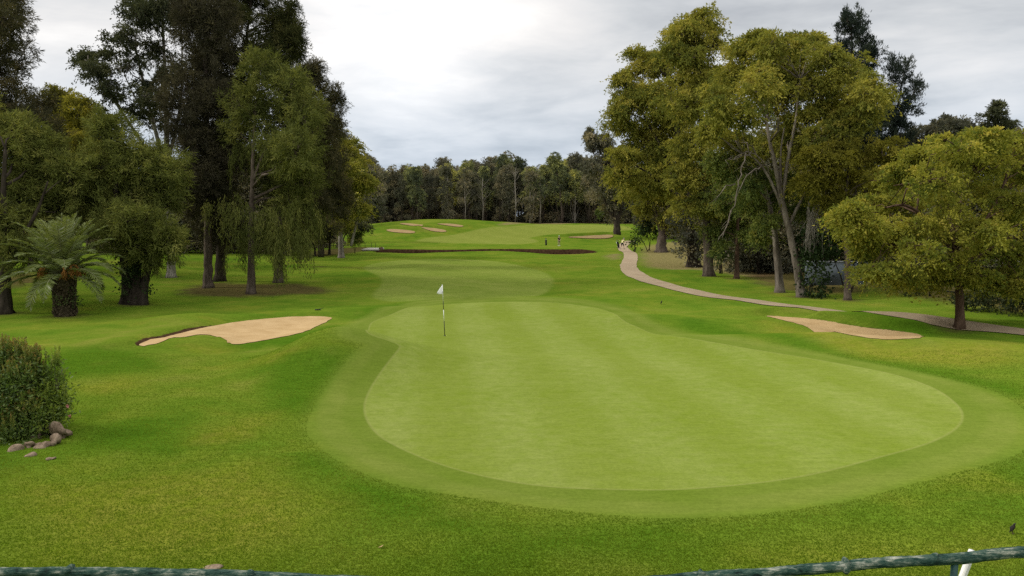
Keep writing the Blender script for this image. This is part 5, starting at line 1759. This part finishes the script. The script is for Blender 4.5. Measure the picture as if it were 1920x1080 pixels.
# ---- flagstick
def flagstick():
    b = ground_hit(834, 630)
    z = hz(*b)
    root = empty('flagstick', (b[0], b[1], z), 'black and white flagstick with a small white flag, standing on the green', 'flag')
    wht = simple_mat("stick_white", (0.78, 0.78, 0.74), 0.4, 0.4, 0.05)
    blk = simple_mat("stick_black", (0.02, 0.02, 0.02), 0.5, 0.3, 0.1)
    H = 2.12
    tilt = -0.085 / H
    def p(t): return np.array([tilt * t * H, 0, t * H])
    for a, c, mt in ((0.0, 0.29, blk), (0.29, 0.51, wht), (0.51, 0.68, blk), (0.68, 1.0, wht)):
        m = MB(); m.tube(np.array([p(a), p(c)]), 0.013 if a else 0.015, 10); m.build('pole_band', mt, root)
    m = MB(); m.tube(np.array([[0, 0, 0.006], [0, 0, 0.012]]), 0.056, 20); m.build('cup', blk, root)
    # cloth: hangs from the top, sagging away to the left
    V, Q = [], []
    n = 9
    top, low = 0.985, 0.815
    for i in range(n):
        for j in range(n):
            u, v = i / (n - 1), j / (n - 1)
            zz = (low + (top - low) * (1 - v) * (1 - 0.93 * u ** 1.25)) * H
            base = p((low + (top - low) * (1 - v)))
            V.append([base[0] - 0.235 * u * (1 - 0.06 * v), 0.03 * math.sin(u * 5 + v * 2) * u, zz])
    for i in range(n - 1):
        for j in range(n - 1):
            a = i * n + j
            Q.append([a, a + n, a + n + 1, a + 1])
    me = mesh_np('flag', np.array(V), np.array(Q), smooth=True)
    fo = link('flag', me, simple_mat("flag_cloth", (0.82, 0.82, 0.80), 0.8, 0.1, 0.03), root)
    so = fo.modifiers.new('thick', 'SOLIDIFY'); so.thickness = 0.006
    m = MB()
    m.box((-0.085, -0.022, 1.80), (0.07, 0.004, 0.022)); m.box((-0.075, -0.022, 1.84), (0.05, 0.004, 0.018))
    m.build('emblem', simple_mat("flag_emblem", (0.42, 0.42, 0.45)), fo, smooth=False)


flagstick()


# ---- people
def skin_obj(name, joints, edges, mat, parent, sub=2):
    """joints: {key: ((x,y,z), rx, ry)}; a single skinned surface"""
    keys = list(joints)
    me = bpy.data.meshes.new(name)
    me.from_pydata([joints[k][0] for k in keys], [(keys.index(a), keys.index(b)) for a, b in edges], [])
    o = bpy.data.objects.new(name, me)
    COL.objects.link(o)
    sk = o.modifiers.new('skin', 'SKIN')
    sk.use_smooth_shade = True
    lay = me.skin_vertices[0] if me.skin_vertices else None
    if lay is None:
        bm_layer = me.attributes  # pragma: no cover
    for i, k in enumerate(keys):
        lay.data[i].radius = (joints[k][1], joints[k][2])
        lay.data[i].use_root = (i == 0)
    sb = o.modifiers.new('sub', 'SUBSURF'); sb.levels = sub; sb.render_levels = sub
    o.parent = parent
    me.materials.append(mat)
    return o


def ensure_skin(me):
    import bmesh
    bm = bmesh.new(); bm.from_mesh(me)
    bm.verts.layers.skin.verify()
    bm.to_mesh(me); bm.free()


def make_skin(name, joints, edges, mat, parent, sub=2):
    keys = list(joints)
    me = bpy.data.meshes.new(name)
    me.from_pydata([joints[k][0] for k in keys], [(keys.index(a), keys.index(b)) for a, b in edges], [])
    ensure_skin(me)
    o = bpy.data.objects.new(name, me)
    COL.objects.link(o)
    for i, k in enumerate(keys):
        sv = me.skin_vertices[0].data[i]
        r = joints[k][1]
        sv.radius = (r, joints[k][2] if len(joints[k]) > 2 else r)
        sv.use_root = (i == 0)
    sk = o.modifiers.new('skin', 'SKIN'); sk.use_smooth_shade = True
    sb = o.modifiers.new('sub', 'SUBSURF'); sb.levels = sub; sb.render_levels = sub
    # bake to a plain mesh
    dg = bpy.context.evaluated_depsgraph_get()
    dg.update()
    baked = bpy.data.meshes.new_from_object(o.evaluated_get(dg))
    baked.name = name
    bpy.data.objects.remove(o)
    bpy.data.meshes.remove(me)
    baked.materials.clear()
    baked.materials.append(mat)
    baked.polygons.foreach_set('use_smooth', np.ones(len(baked.polygons), bool))
    q = bpy.data.objects.new(name, baked)
    COL.objects.link(q)
    q.parent = parent
    return q


SKIN_M = simple_mat("skin_tone", (0.42, 0.26, 0.19), 0.6, 0.3, 0.08)


def person(label, loc, rz, pose, cols, cap):
    root = empty('person', loc, label, 'person', None, rz)
    J = pose
    E = [('pelvis', 'waist'), ('waist', 'chest'), ('chest', 'neck'), ('neck', 'head0'), ('head0', 'head1'), ('chest', 'shL'), ('shL', 'elL'), ('elL', 'wrL'), ('chest', 'shR'), ('shR', 'elR'), ('elR', 'wrR'),
         ('pelvis', 'hipL'), ('hipL', 'knL'), ('knL', 'anL'), ('anL', 'toL'), ('pelvis', 'hipR'), ('hipR', 'knR'), ('knR', 'anR'), ('anR', 'toR')]
    rad = dict(pelvis=(.13, .10), waist=(.125, .095), chest=(.15, .11), neck=(.05, .055), head0=(.078, .09), head1=(.07, .085), shL=(.062,), shR=(.062,), elL=(.042,), elR=(.042,), wrL=(.03,), wrR=(.03,),
               hipL=(.085,), hipR=(.085,), knL=(.057,), knR=(.057,), anL=(.038,), anR=(.038,), toL=(.036,), toR=(.036,))
    body = {k: (J[k],) + rad[k] for k in rad}
    edges = list(E)
    for s in 'LR':                                   # palm, four fingers and thumb
        w = np.array(J['wr' + s]); el = np.array(J['el' + s])
        ax = unit(w - el); fw = np.array(J['hand_fwd'])
        side = unit(np.cross(ax, fw))
        body['pa' + s] = (tuple(w + ax * 0.07), .036, .018)
        edges.append(('wr' + s, 'pa' + s))
        for i, (o_, l_) in enumerate(((-.03, .075), (-.01, .085), (.01, .08), (.03, .062))):
            k1, k2 = f'f{i}{s}a', f'f{i}{s}b'
            body[k1] = (tuple(w + ax * (0.10 + l_ * .4) + side * o_ * 0 + fw * o_), .009)
            body[k2] = (tuple(w + ax * (0.10 + l_ * .85) + fw * o_ + side * 0.02), .008)
            edges += [('pa' + s, k1), (k1, k2)]
        body['th' + s] = (tuple(w + ax * 0.08 + fw * 0.055), .010)
        edges.append(('pa' + s, 'th' + s))
    make_skin('body', body, edges, SKIN_M, root, 2)
    g = 1.22
    shirt = {k: (J[k],) + tuple(r * g for r in rad[k]) for k in ('waist', 'chest', 'shL', 'shR')}
    shirt['pelvis'] = (J['pelvis'], .145, .115)
    for s in 'LR':
        a, b = np.array(J['sh' + s]), np.array(J['el' + s])
        shirt['sl' + s] = (tuple(a + (b - a) * cols.get('sleeve', 0.75)), .062)
    make_skin('shirt', shirt, [('pelvis', 'waist'), ('waist', 'chest'), ('chest', 'shL'), ('shL', 'slL'), ('chest', 'shR'), ('shR', 'slR')], cols['shirt'], root, 2)
    tr = {'pelvis': (J['pelvis'], .15, .118)}
    for s in 'LR':
        tr['hip' + s] = (J['hip' + s], .10)
        tr['kn' + s] = (J['kn' + s], .078)
        if cols.get('long', True):
            a = np.array(J['an' + s]); tr['an' + s] = (tuple(a + np.array([0, 0, .03])), .062)
    ed = [('pelvis', 'hipL'), ('hipL', 'knL'), ('pelvis', 'hipR'), ('hipR', 'knR')]
    if cols.get('long', True):
        ed += [('knL', 'anL'), ('knR', 'anR')]
    make_skin('trousers', tr, ed, cols['trousers'], root, 2)
    rngp = np.random.default_rng(3)
    for s in 'LR':
        m = MB(); a, t = np.array(J['an' + s]), np.array(J['to' + s])
        m.lump((a + t) / 2 + [0, 0, -0.015], (0.055, 0.14, 0.05), rngp, 0.03); m.build('shoe', cols['shoe'], root)
    h = np.array(J['head1'])
    fwd = np.array(J['face'])
    m = MB(); m.lump(h + np.array([0, 0, 0.045]), (0.098, 0.112, 0.065), rngp, 0.03)
    if cap:
        m.lump(h + np.array([0, 0, 0.045]) + fwd * 0.13, (0.07, 0.075, 0.014), rngp, 0.03)
    m.build('cap' if cap else 'hair', cols['cap'], root)
    m = MB(); m.lump(h + fwd * 0.095 + np.array([0, 0, -0.045]), (0.016, 0.02, 0.022), rngp, 0.02); m.build('nose', SKIN_M, root)
    sd = np.cross(fwd, [0, 0, 1.0])
    for q in (-1, 1):
        m = MB(); m.lump(h + fwd * 0.088 + sd * 0.033 * q + np.array([0, 0, -0.01]), (0.012, 0.012, 0.008), rngp, 0.02); m.build('eye', cols['dark'], root)
        m = MB(); m.lump(h + sd * 0.085 * q + np.array([0, 0, -0.03]), (0.014, 0.022, 0.032), rngp, 0.02); m.build('ear', SKIN_M, root)
    m = MB(); m.lump(h + fwd * 0.086 + np.array([0, 0, -0.085]), (0.028, 0.012, 0.008), rngp, 0.02); m.build('mouth', simple_mat("lip_tone", (0.33, 0.14, 0.12)), root)
    return root


DARKCLOTH = simple_mat("dark_cloth", (0.022, 0.024, 0.032), 0.9, 0.1, 0.2)
POSE_A = dict(pelvis=(0, 0, .95), waist=(0, -.01, 1.10), chest=(0, -.02, 1.32), neck=(0, -.04, 1.49), head0=(0, -.06, 1.58), head1=(0, -.065, 1.66), shL=(-.19, -.03, 1.40), elL=(-.24, -.06, 1.13), wrL=(-.13, -.24, .97),
              shR=(.19, -.03, 1.40), elR=(.25, -.05, 1.13), wrR=(.0, -.26, .95), hipL=(-.10, 0, .88), knL=(-.13, -.02, .50), anL=(-.15, .02, .09), toL=(-.16, -.13, .05),
              hipR=(.10, 0, .88), knR=(.13, -.03, .50), anR=(.15, .02, .09), toR=(.18, -.12, .05), hand_fwd=(0.0, -1.0, 0.0), face=(0, -1, 0))
pA = ground_hit(1048, 461.5)
person('golfer in dark top and khaki trousers standing on the grass beyond the ditch', (pA[0], pA[1], hz(*pA)), 0.5, POSE_A,
       dict(shirt=DARKCLOTH, trousers=simple_mat("khaki_cloth", (0.34, 0.29, 0.19), 0.9, 0.1, 0.1), shoe=simple_mat("white_shoe", (0.7, 0.7, 0.68)), cap=simple_mat("pale_cap", (0.45, 0.45, 0.45)), dark=DARKCLOTH, sleeve=0.8), True)
POSE_B = dict(pelvis=(0, .05, .92), waist=(0, -.01, 1.06), chest=(0, -.12, 1.26), neck=(0, -.22, 1.41), head0=(0, -.28, 1.49), head1=(0, -.30, 1.57), shL=(-.19, -.14, 1.33), elL=(-.25, -.14, 1.07), wrL=(-.20, -.34, .96),
              shR=(.19, -.14, 1.33), elR=(.26, -.02, 1.08), wrR=(.24, .16, .92), hipL=(-.10, .04, .86), knL=(-.11, -.18, .50), anL=(-.11, -.22, .09), toL=(-.11, -.37, .05),
              hipR=(.10, .04, .86), knR=(.12, .07, .48), anR=(.12, .32, .12), toR=(.12, .20, .05), hand_fwd=(0.0, -1.0, 0.0), face=(0, -0.98, -0.2))
pB = ground_hit(1167, 467.5)
person('golfer in pale yellow shirt and dark shorts walking on the path bend, leaning forward', (pB[0], pB[1], hz(*pB) + 0.035), 2.2, POSE_B,
       dict(shirt=simple_mat("yellow_shirt", (0.70, 0.66, 0.30), 0.9, 0.1, 0.06), trousers=DARKCLOTH, long=False, shoe=simple_mat("grey_shoe", (0.4, 0.4, 0.4)), cap=simple_mat("hair_grey", (0.35, 0.33, 0.30)), dark=DARKCLOTH, sleeve=0.8), False)


def golf_bag(label, loc, rz, trolley):
    rng = np.random.default_rng(12)
    root = empty('golf_trolley' if trolley else 'golf_bag', loc, label, 'golf trolley' if trolley else 'golf bag', None, rz)
    bm_ = simple_mat("bag_black", (0.014, 0.014, 0.016), 0.7, 0.2, 0.2)
    stl = simple_mat("club_steel", (0.45, 0.45, 0.47), 0.35, 0.5, 0.1, metal=0.8)
    lift = 0.16 if trolley else 0.02
    lean = 0.22 if trolley else 0.10
    m = MB()
    z = np.array([0.0, 0.05, 0.35, 0.65, 0.86, 0.90])
    m.tube(np.column_stack([np.zeros(6), z * lean, z + lift]), [0.13, 0.15, 0.155, 0.145, 0.155, 0.15], 16)
    m.build('bag', bm_, root)
    m = MB(); m.lump((0, -0.13 + 0.35 * lean, 0.38 + lift), (0.10, 0.06, 0.20), rng, 0.05); m.build('pocket', bm_, root)
    for k in range(7):
        a = k * 0.9
        b = np.array([0.08 * math.cos(a), 0.08 * math.sin(a) + 0.88 * lean, 0.86 + lift])
        e = b + np.array([0.05 * math.cos(a), 0.05 * math.sin(a) + 0.05, rng.uniform(0.16, 0.30)])
        m = MB(); m.tube(np.array([b, e]), 0.007, 6); c = m.build('club', stl, root)
        m = MB(); m.lump(e, (0.05, 0.03, 0.035), rng, 0.1, 10, 7); m.build('club_head', bm_, c)
    if trolley:
        for sx in (-1, 1):
            m = MB()
            a = np.linspace(0, 2 * math.pi, 25)
            m.tube(np.column_stack([np.full(25, 0.30 * sx), 0.14 * np.cos(a) - .02, 0.15 + 0.14 * np.sin(a)]), 0.014, 6, cap=False)
            for q in range(5):
                b_ = q * 1.257
                m.tube(np.array([[0.30 * sx, -.02, .15], [0.30 * sx, -.02 + 0.135 * math.cos(b_), .15 + .135 * math.sin(b_)]]), 0.006, 4)
            m.build('wheel', bm_, root)
        m = MB(); m.tube(np.array([[-.30, -.02, .15], [.30, -.02, .15]]), 0.012, 6); m.tube(np.array([[0, -.02, .15], [0, .20, .80], [0, .50, 1.05]]), 0.015, 6); m.build('frame', stl, root)


pC = ground_hit(1024, 460)
golf_bag('black upright golf bag standing on the grass left of the golfer in khaki', (pC[0], pC[1], hz(*pC)), 0.3, False)
pD = ground_hit(1160, 467)
golf_bag('dark golf trolley on the path beside the golfer in yellow', (pD[0], pD[1], hz(*pD) + 0.035), 0.9, True)


# ---- ditch bridge
def bridge():
    a = ground_hit(696, 470)
    z = hz(*a)
    root = empty('footbridge', (a[0], a[1], 0.0), 'pale concrete slab crossing the left end of the ditch', 'bridge')
    mc = simple_mat("pale_concrete", (0.42, 0.38, 0.33), 0.9, 0.2, 0.2, 3.0, 0.2)
    m = MB(); m.box((0, 1.5, 0.14), (2.4, 5.0, 0.22)); m.build('slab', mc, root, smooth=False)
    rng_ = np.random.default_rng(2)
    m = MB(); m.lump((1.35, 0.3, 0.15), (0.28, 0.5, 0.35), rng_, 0.3); m.build('end_stone', BARK_RED, root)
    for px in (668, 680, 692, 700):
        g_ = ground_hit(px, 466)
        m = MB(); m.tube(np.array([[0, 0, -0.1], [0, 0, 0.8]]), 0.03, 6)
        o = m.build('stake', M_FENCE, None, (g_[0], g_[1] + 2, hz(g_[0], g_[1] + 2)))
        tag(o, 'thin dark wooden stake by the concrete slab over the ditch', 'stake', 'stakes by the ditch bridge')


bridge()


# ---- railing of the terrace
def railing():
    rng_ = np.random.default_rng(31)
    d = 4.6
    m_rail = bpy.data.materials.new("rail_bark_green")
    m_rail.use_nodes = True
    g = NT(m_rail.node_tree)
    out = g.n('ShaderNodeOutputMaterial')
    b = g.n('ShaderNodeBsdfPrincipled', i_Roughness=0.85)
    b.inputs['Specular IOR Level'].default_value = 0.15
    tc = g.n('ShaderNodeTexCoord')
    mp = g.n('ShaderNodeMapping'); mp.inputs['Scale'].default_value = (0.16, 1, 1)
    g.l(tc.outputs['Object'], mp.inputs[0])
    n1 = g.noise(mp.outputs[0], 60, 6, 0.72, 0.8)
    n2 = g.noise(tc.outputs['Object'], 7.5, 4, 0.65)
    f = g.math('ADD', g.math('MULTIPLY', n1, 0.62), g.math('MULTIPLY', n2, 0.38))
    col = g.ramp(f, [(0.38, (0.006, 0.012, 0.010)), (0.45, (0.018, 0.050, 0.038)), (0.52, (0.060, 0.100, 0.074)), (0.57, (0.22, 0.24, 0.185)), (0.66, (0.46, 0.44, 0.37))])
    g.l(col, b.inputs['Base Color'])
    bp = g.n('ShaderNodeBump', i_Strength=1.0, i_Distance=0.012)
    g.l(n1, bp.inputs['Height']); g.l(bp.outputs[0], b.inputs['Normal'])
    g.l(b.outputs[0], out.inputs[0])
    px = [(-160, 1074), (0, 1073), (120, 1074), (240, 1074), (340, 1077), (430, 1077), (520, 1082), (640, 1087), (760, 1092), (900, 1096), (1040, 1096), (1160, 1093), (1290, 1084), (1360, 1079), (1440, 1075), (1500, 1068), (1560, 1064),
          (1640, 1056), (1720, 1051), (1800, 1047), (1860, 1039), (1930, 1034), (2080, 1022)]
    P = np.array([at(p[0], p[1], d) for p in px])
    org = np.array([0, d, 2.0])
    root = empty('railing', (0, d, hz(0, d)), 'rustic log railing with peeling green paint along the bottom of the view', 'railing')
    oz = np.array(root.location)
    P = P - oz
    Q, R = resample(P, np.full(len(P), 0.032), 0.025)
    k = len(Q)
    w = np.convolve(rng_.standard_normal(k + 24), np.ones(25) / 25, 'same')[12:12 + k]
    w2 = np.convolve(rng_.standard_normal(k + 4), np.ones(5) / 5, 'same')[2:2 + k]
    R = R * (1 + 0.22 * w + 0.07 * w2)
    Q[:, 2] += 0.010 * np.convolve(rng_.standard_normal(k + 24), np.ones(25) / 25, 'same')[12:12 + k]
    mb = MB()
    mb.tube(Q, R, 18, 0.05, rng_)
    for x_ in (-1.62, -0.1, 1.15, 2.62, -2.75, 2.05):           # knots and joints
        i = int(np.argmin(np.abs(Q[:, 0] - x_)))
        mb.lump(Q[i] + np.array([0, -0.004, 0.006]), (0.030, 0.037, 0.035), rng_, 0.25, 12, 8)
    mb.build('top_rail', m_rail, root)
    m_post = simple_mat("post_green_paint", (0.018, 0.070, 0.058), 0.45, 0.4, 0.3, 14, 0.2)
    for ppx in (1790, 420, -900, 1100):
        q = at(ppx, 1048, d) - oz
        i = int(np.argmin(np.abs(Q[:, 0] - q[0])))
        zt = Q[i][2]
        z0 = hz(Q[i][0], d) - oz[2] - 0.1
        mb = MB(); mb.tube(np.array([[Q[i][0], 0, z0], [Q[i][0] - 0.004, 0, zt * .5], [Q[i][0], 0, zt]]), 0.021, 12, 0.02, rng_); mb.build('post', m_post, root)
    # low rail
    mb = MB(); mb.tube(np.column_stack([Q[::6, 0], Q[::6, 1], Q[::6, 2] - 0.48]), 0.03, 10, 0.05, rng_); mb.build('lower_rail', m_rail, root)
    # white pole that leans on the outside of the rail
    a = at(1823, 1033, d + 0.085) ; b_ = at(1790, 1120, d + 0.14)
    dirn = unit(b_ - a)
    base = a + dirn * ((a[2] - hz(b_[0], b_[1])) / -dirn[2])
    mb = MB(); mb.tube(np.array([[0, 0, 0], a - base]), 0.022, 14)
    o = mb.build('white_pole', simple_mat("white_plastic", (0.78, 0.76, 0.70), 0.45, 0.4, 0.06), None, base)
    tag(o, 'white pole leaning against the railing beside the green post at lower right', 'pole')


railing()


# ---- birds, leaf, rake, slab
def bird(label, px, py, size, rz):
    b = ground_hit(px, py)
    rng_ = np.random.default_rng(8)
    root = empty('bird', (b[0], b[1], hz(*b)), label, 'bird', None, rz)
    mt = simple_mat("bird_feathers", (0.030, 0.024, 0.022), 0.7, 0.2, 0.4, 20)
    k = size
    J = {'body': ((0, 0, .58 * k), .20 * k, .20 * k), 'breast': ((0, -.07 * k, .78 * k), .17 * k, .17 * k), 'neck': ((0, -.10 * k, .96 * k), .11 * k), 'head': ((0, -.13 * k, 1.10 * k), .105 * k), 'beak': ((0, -.31 * k, 1.11 * k), .012 * k),
         'rump': ((0, .13 * k, .38 * k), .13 * k, .11 * k), 'tail': ((0, .27 * k, .10 * k), .06 * k, .02 * k)}
    make_skin('body', J, [('body', 'breast'), ('breast', 'neck'), ('neck', 'head'), ('head', 'beak'), ('body', 'rump'), ('rump', 'tail')], mt, root, 2)
    for s in (-1, 1):
        m = MB(); m.lump((.17 * k * s, .05 * k, .58 * k), (.05 * k, .16 * k, .27 * k), rng_, 0.08, 12, 8); m.build('wing', mt, root)
        m = MB(); m.tube(np.array([[.07 * k * s, 0, .36 * k], [.08 * k * s, .03 * k, .18 * k], [.08 * k * s, 0, 0.01]]), .022 * k, 5)
        for t in (-.06, 0, .06):
            m.tube(np.array([[.08 * k * s, 0, 0.012], [.08 * k * s + t * k, -.12 * k, 0.008]]), .014 * k, 4)
        m.build('leg', simple_mat("bird_leg", (0.10, 0.06, 0.04)), root)


bird('dark brown bird standing on the grass near the lower right corner', 1898, 1003, 0.155, 0.7)
bird('tiny black bird on the grass between the green and the path', 1240, 571, 0.19, 1.4)


def small_things():
    rng_ = np.random.default_rng(19)
    b = ground_hit(715, 1028)
    m = MB()
    V = np.array([[-.03, 0, .02], [0, .022, .028], [.035, .01, .05], [0.005, -.022, .03], [-.05, -.004, .012]])
    m.add(V, T=[[0, 1, 3], [1, 2, 3], [4, 0, 3]])
    m.add(V + [0, 0, .002], T=[[0, 3, 1], [1, 3, 2], [4, 3, 0]])
    tag(m.build('fallen_leaf', simple_mat("dry_leaf", (0.42, 0.27, 0.13)), None, (b[0], b[1], hz(*b))), 'single dry brown leaf lying on the near grass', 'leaf')
    b = ground_hit(596, 585)
    root = empty('rake', (b[0], b[1], hz(*b)), 'small dark rake head lying on the grass beyond the left bunker', 'rake', None, 0.1)
    mt = simple_mat("rake_black", (0.012, 0.013, 0.013), 0.6)
    m = MB(); m.box((0, 0, 0.055), (0.28, 0.05, 0.045)); m.build('head', mt, root, smooth=False)
    for k in range(9):
        m = MB(); m.tube(np.array([[-.12 + .03 * k, -.01, 0.04], [-.12 + .03 * k, -.03, 0.0]]), 0.005, 5); m.build('tooth', mt, root)
    m = MB(); m.tube(np.array([[0.02, 0.02, 0.055], [0.15, 0.9, 0.03]]), 0.012, 6); m.build('handle', mt, root)
    b = ground_hit(405, 1064)
    m = MB(); m.lump((0, 0, 0.0), (0.13, 0.10, 0.03), rng_, 0.25)
    tag(m.build('stone', M_ROCK, None, (b[0], b[1], hz(*b))), 'small flat grey stone in the grass just above the left rail', 'stone')


small_things()


# ---- blades of the rough close to the terrace
def grass():
    rng_ = np.random.default_rng(77)
    n = 460000
    y = 9.6 + (27 - 9.6) * rng_.random(n) ** 1.7
    x = (rng_.random(n) * 2 - 1) * (y * 0.70 + 0.4)
    s = poly_sdf(x, y, COLLAR, 6.0)
    keep = (s > 0.02)
    for P in BPOLY.values():
        keep &= poly_sdf(x, y, P, 2.0) > 0.1
    x, y = x[keep], y[keep]
    n = len(x)
    z = h_full(x, y)
    P = np.column_stack([x, y, z - 0.004])
    D = unit(np.column_stack([rng_.standard_normal(n) * 0.7, rng_.standard_normal(n) * 0.7, np.full(n, 0.75)]))
    L = rng_.uniform(0.020, 0.042, n) * np.where(rng_.random(n) < 0.06, 1.7, 1.0)
    patch = np.sin(x * 1.3 + 2 * np.sin(y * 0.7)) * np.sin(y * 1.1 + 1.5 * np.sin(x * 0.6))
    patch2 = np.sin(x * 4.1 + 2 * np.sin(y * 2.3)) * np.sin(y * 3.7 + 1.5 * np.sin(x * 2.9))
    T = 0.46 + 0.12 * patch + 0.10 * patch2 + 0.10 * rng_.standard_normal(n)
    me = leaf_mesh('grass', P, D, L, 0.010, T, rng_)
    gm = leaf_mat("grass_blades", [(0.0, (0.086, 0.150, 0.010)), (0.45, (0.134, 0.212, 0.014)), (0.75, (0.190, 0.238, 0.026)), (1.0, (0.33, 0.30, 0.08))], 0.5)
    tag(link('grass', me, gm), 'short green blades of the rough in front of the railing', 'grass', kind='stuff')


grass()
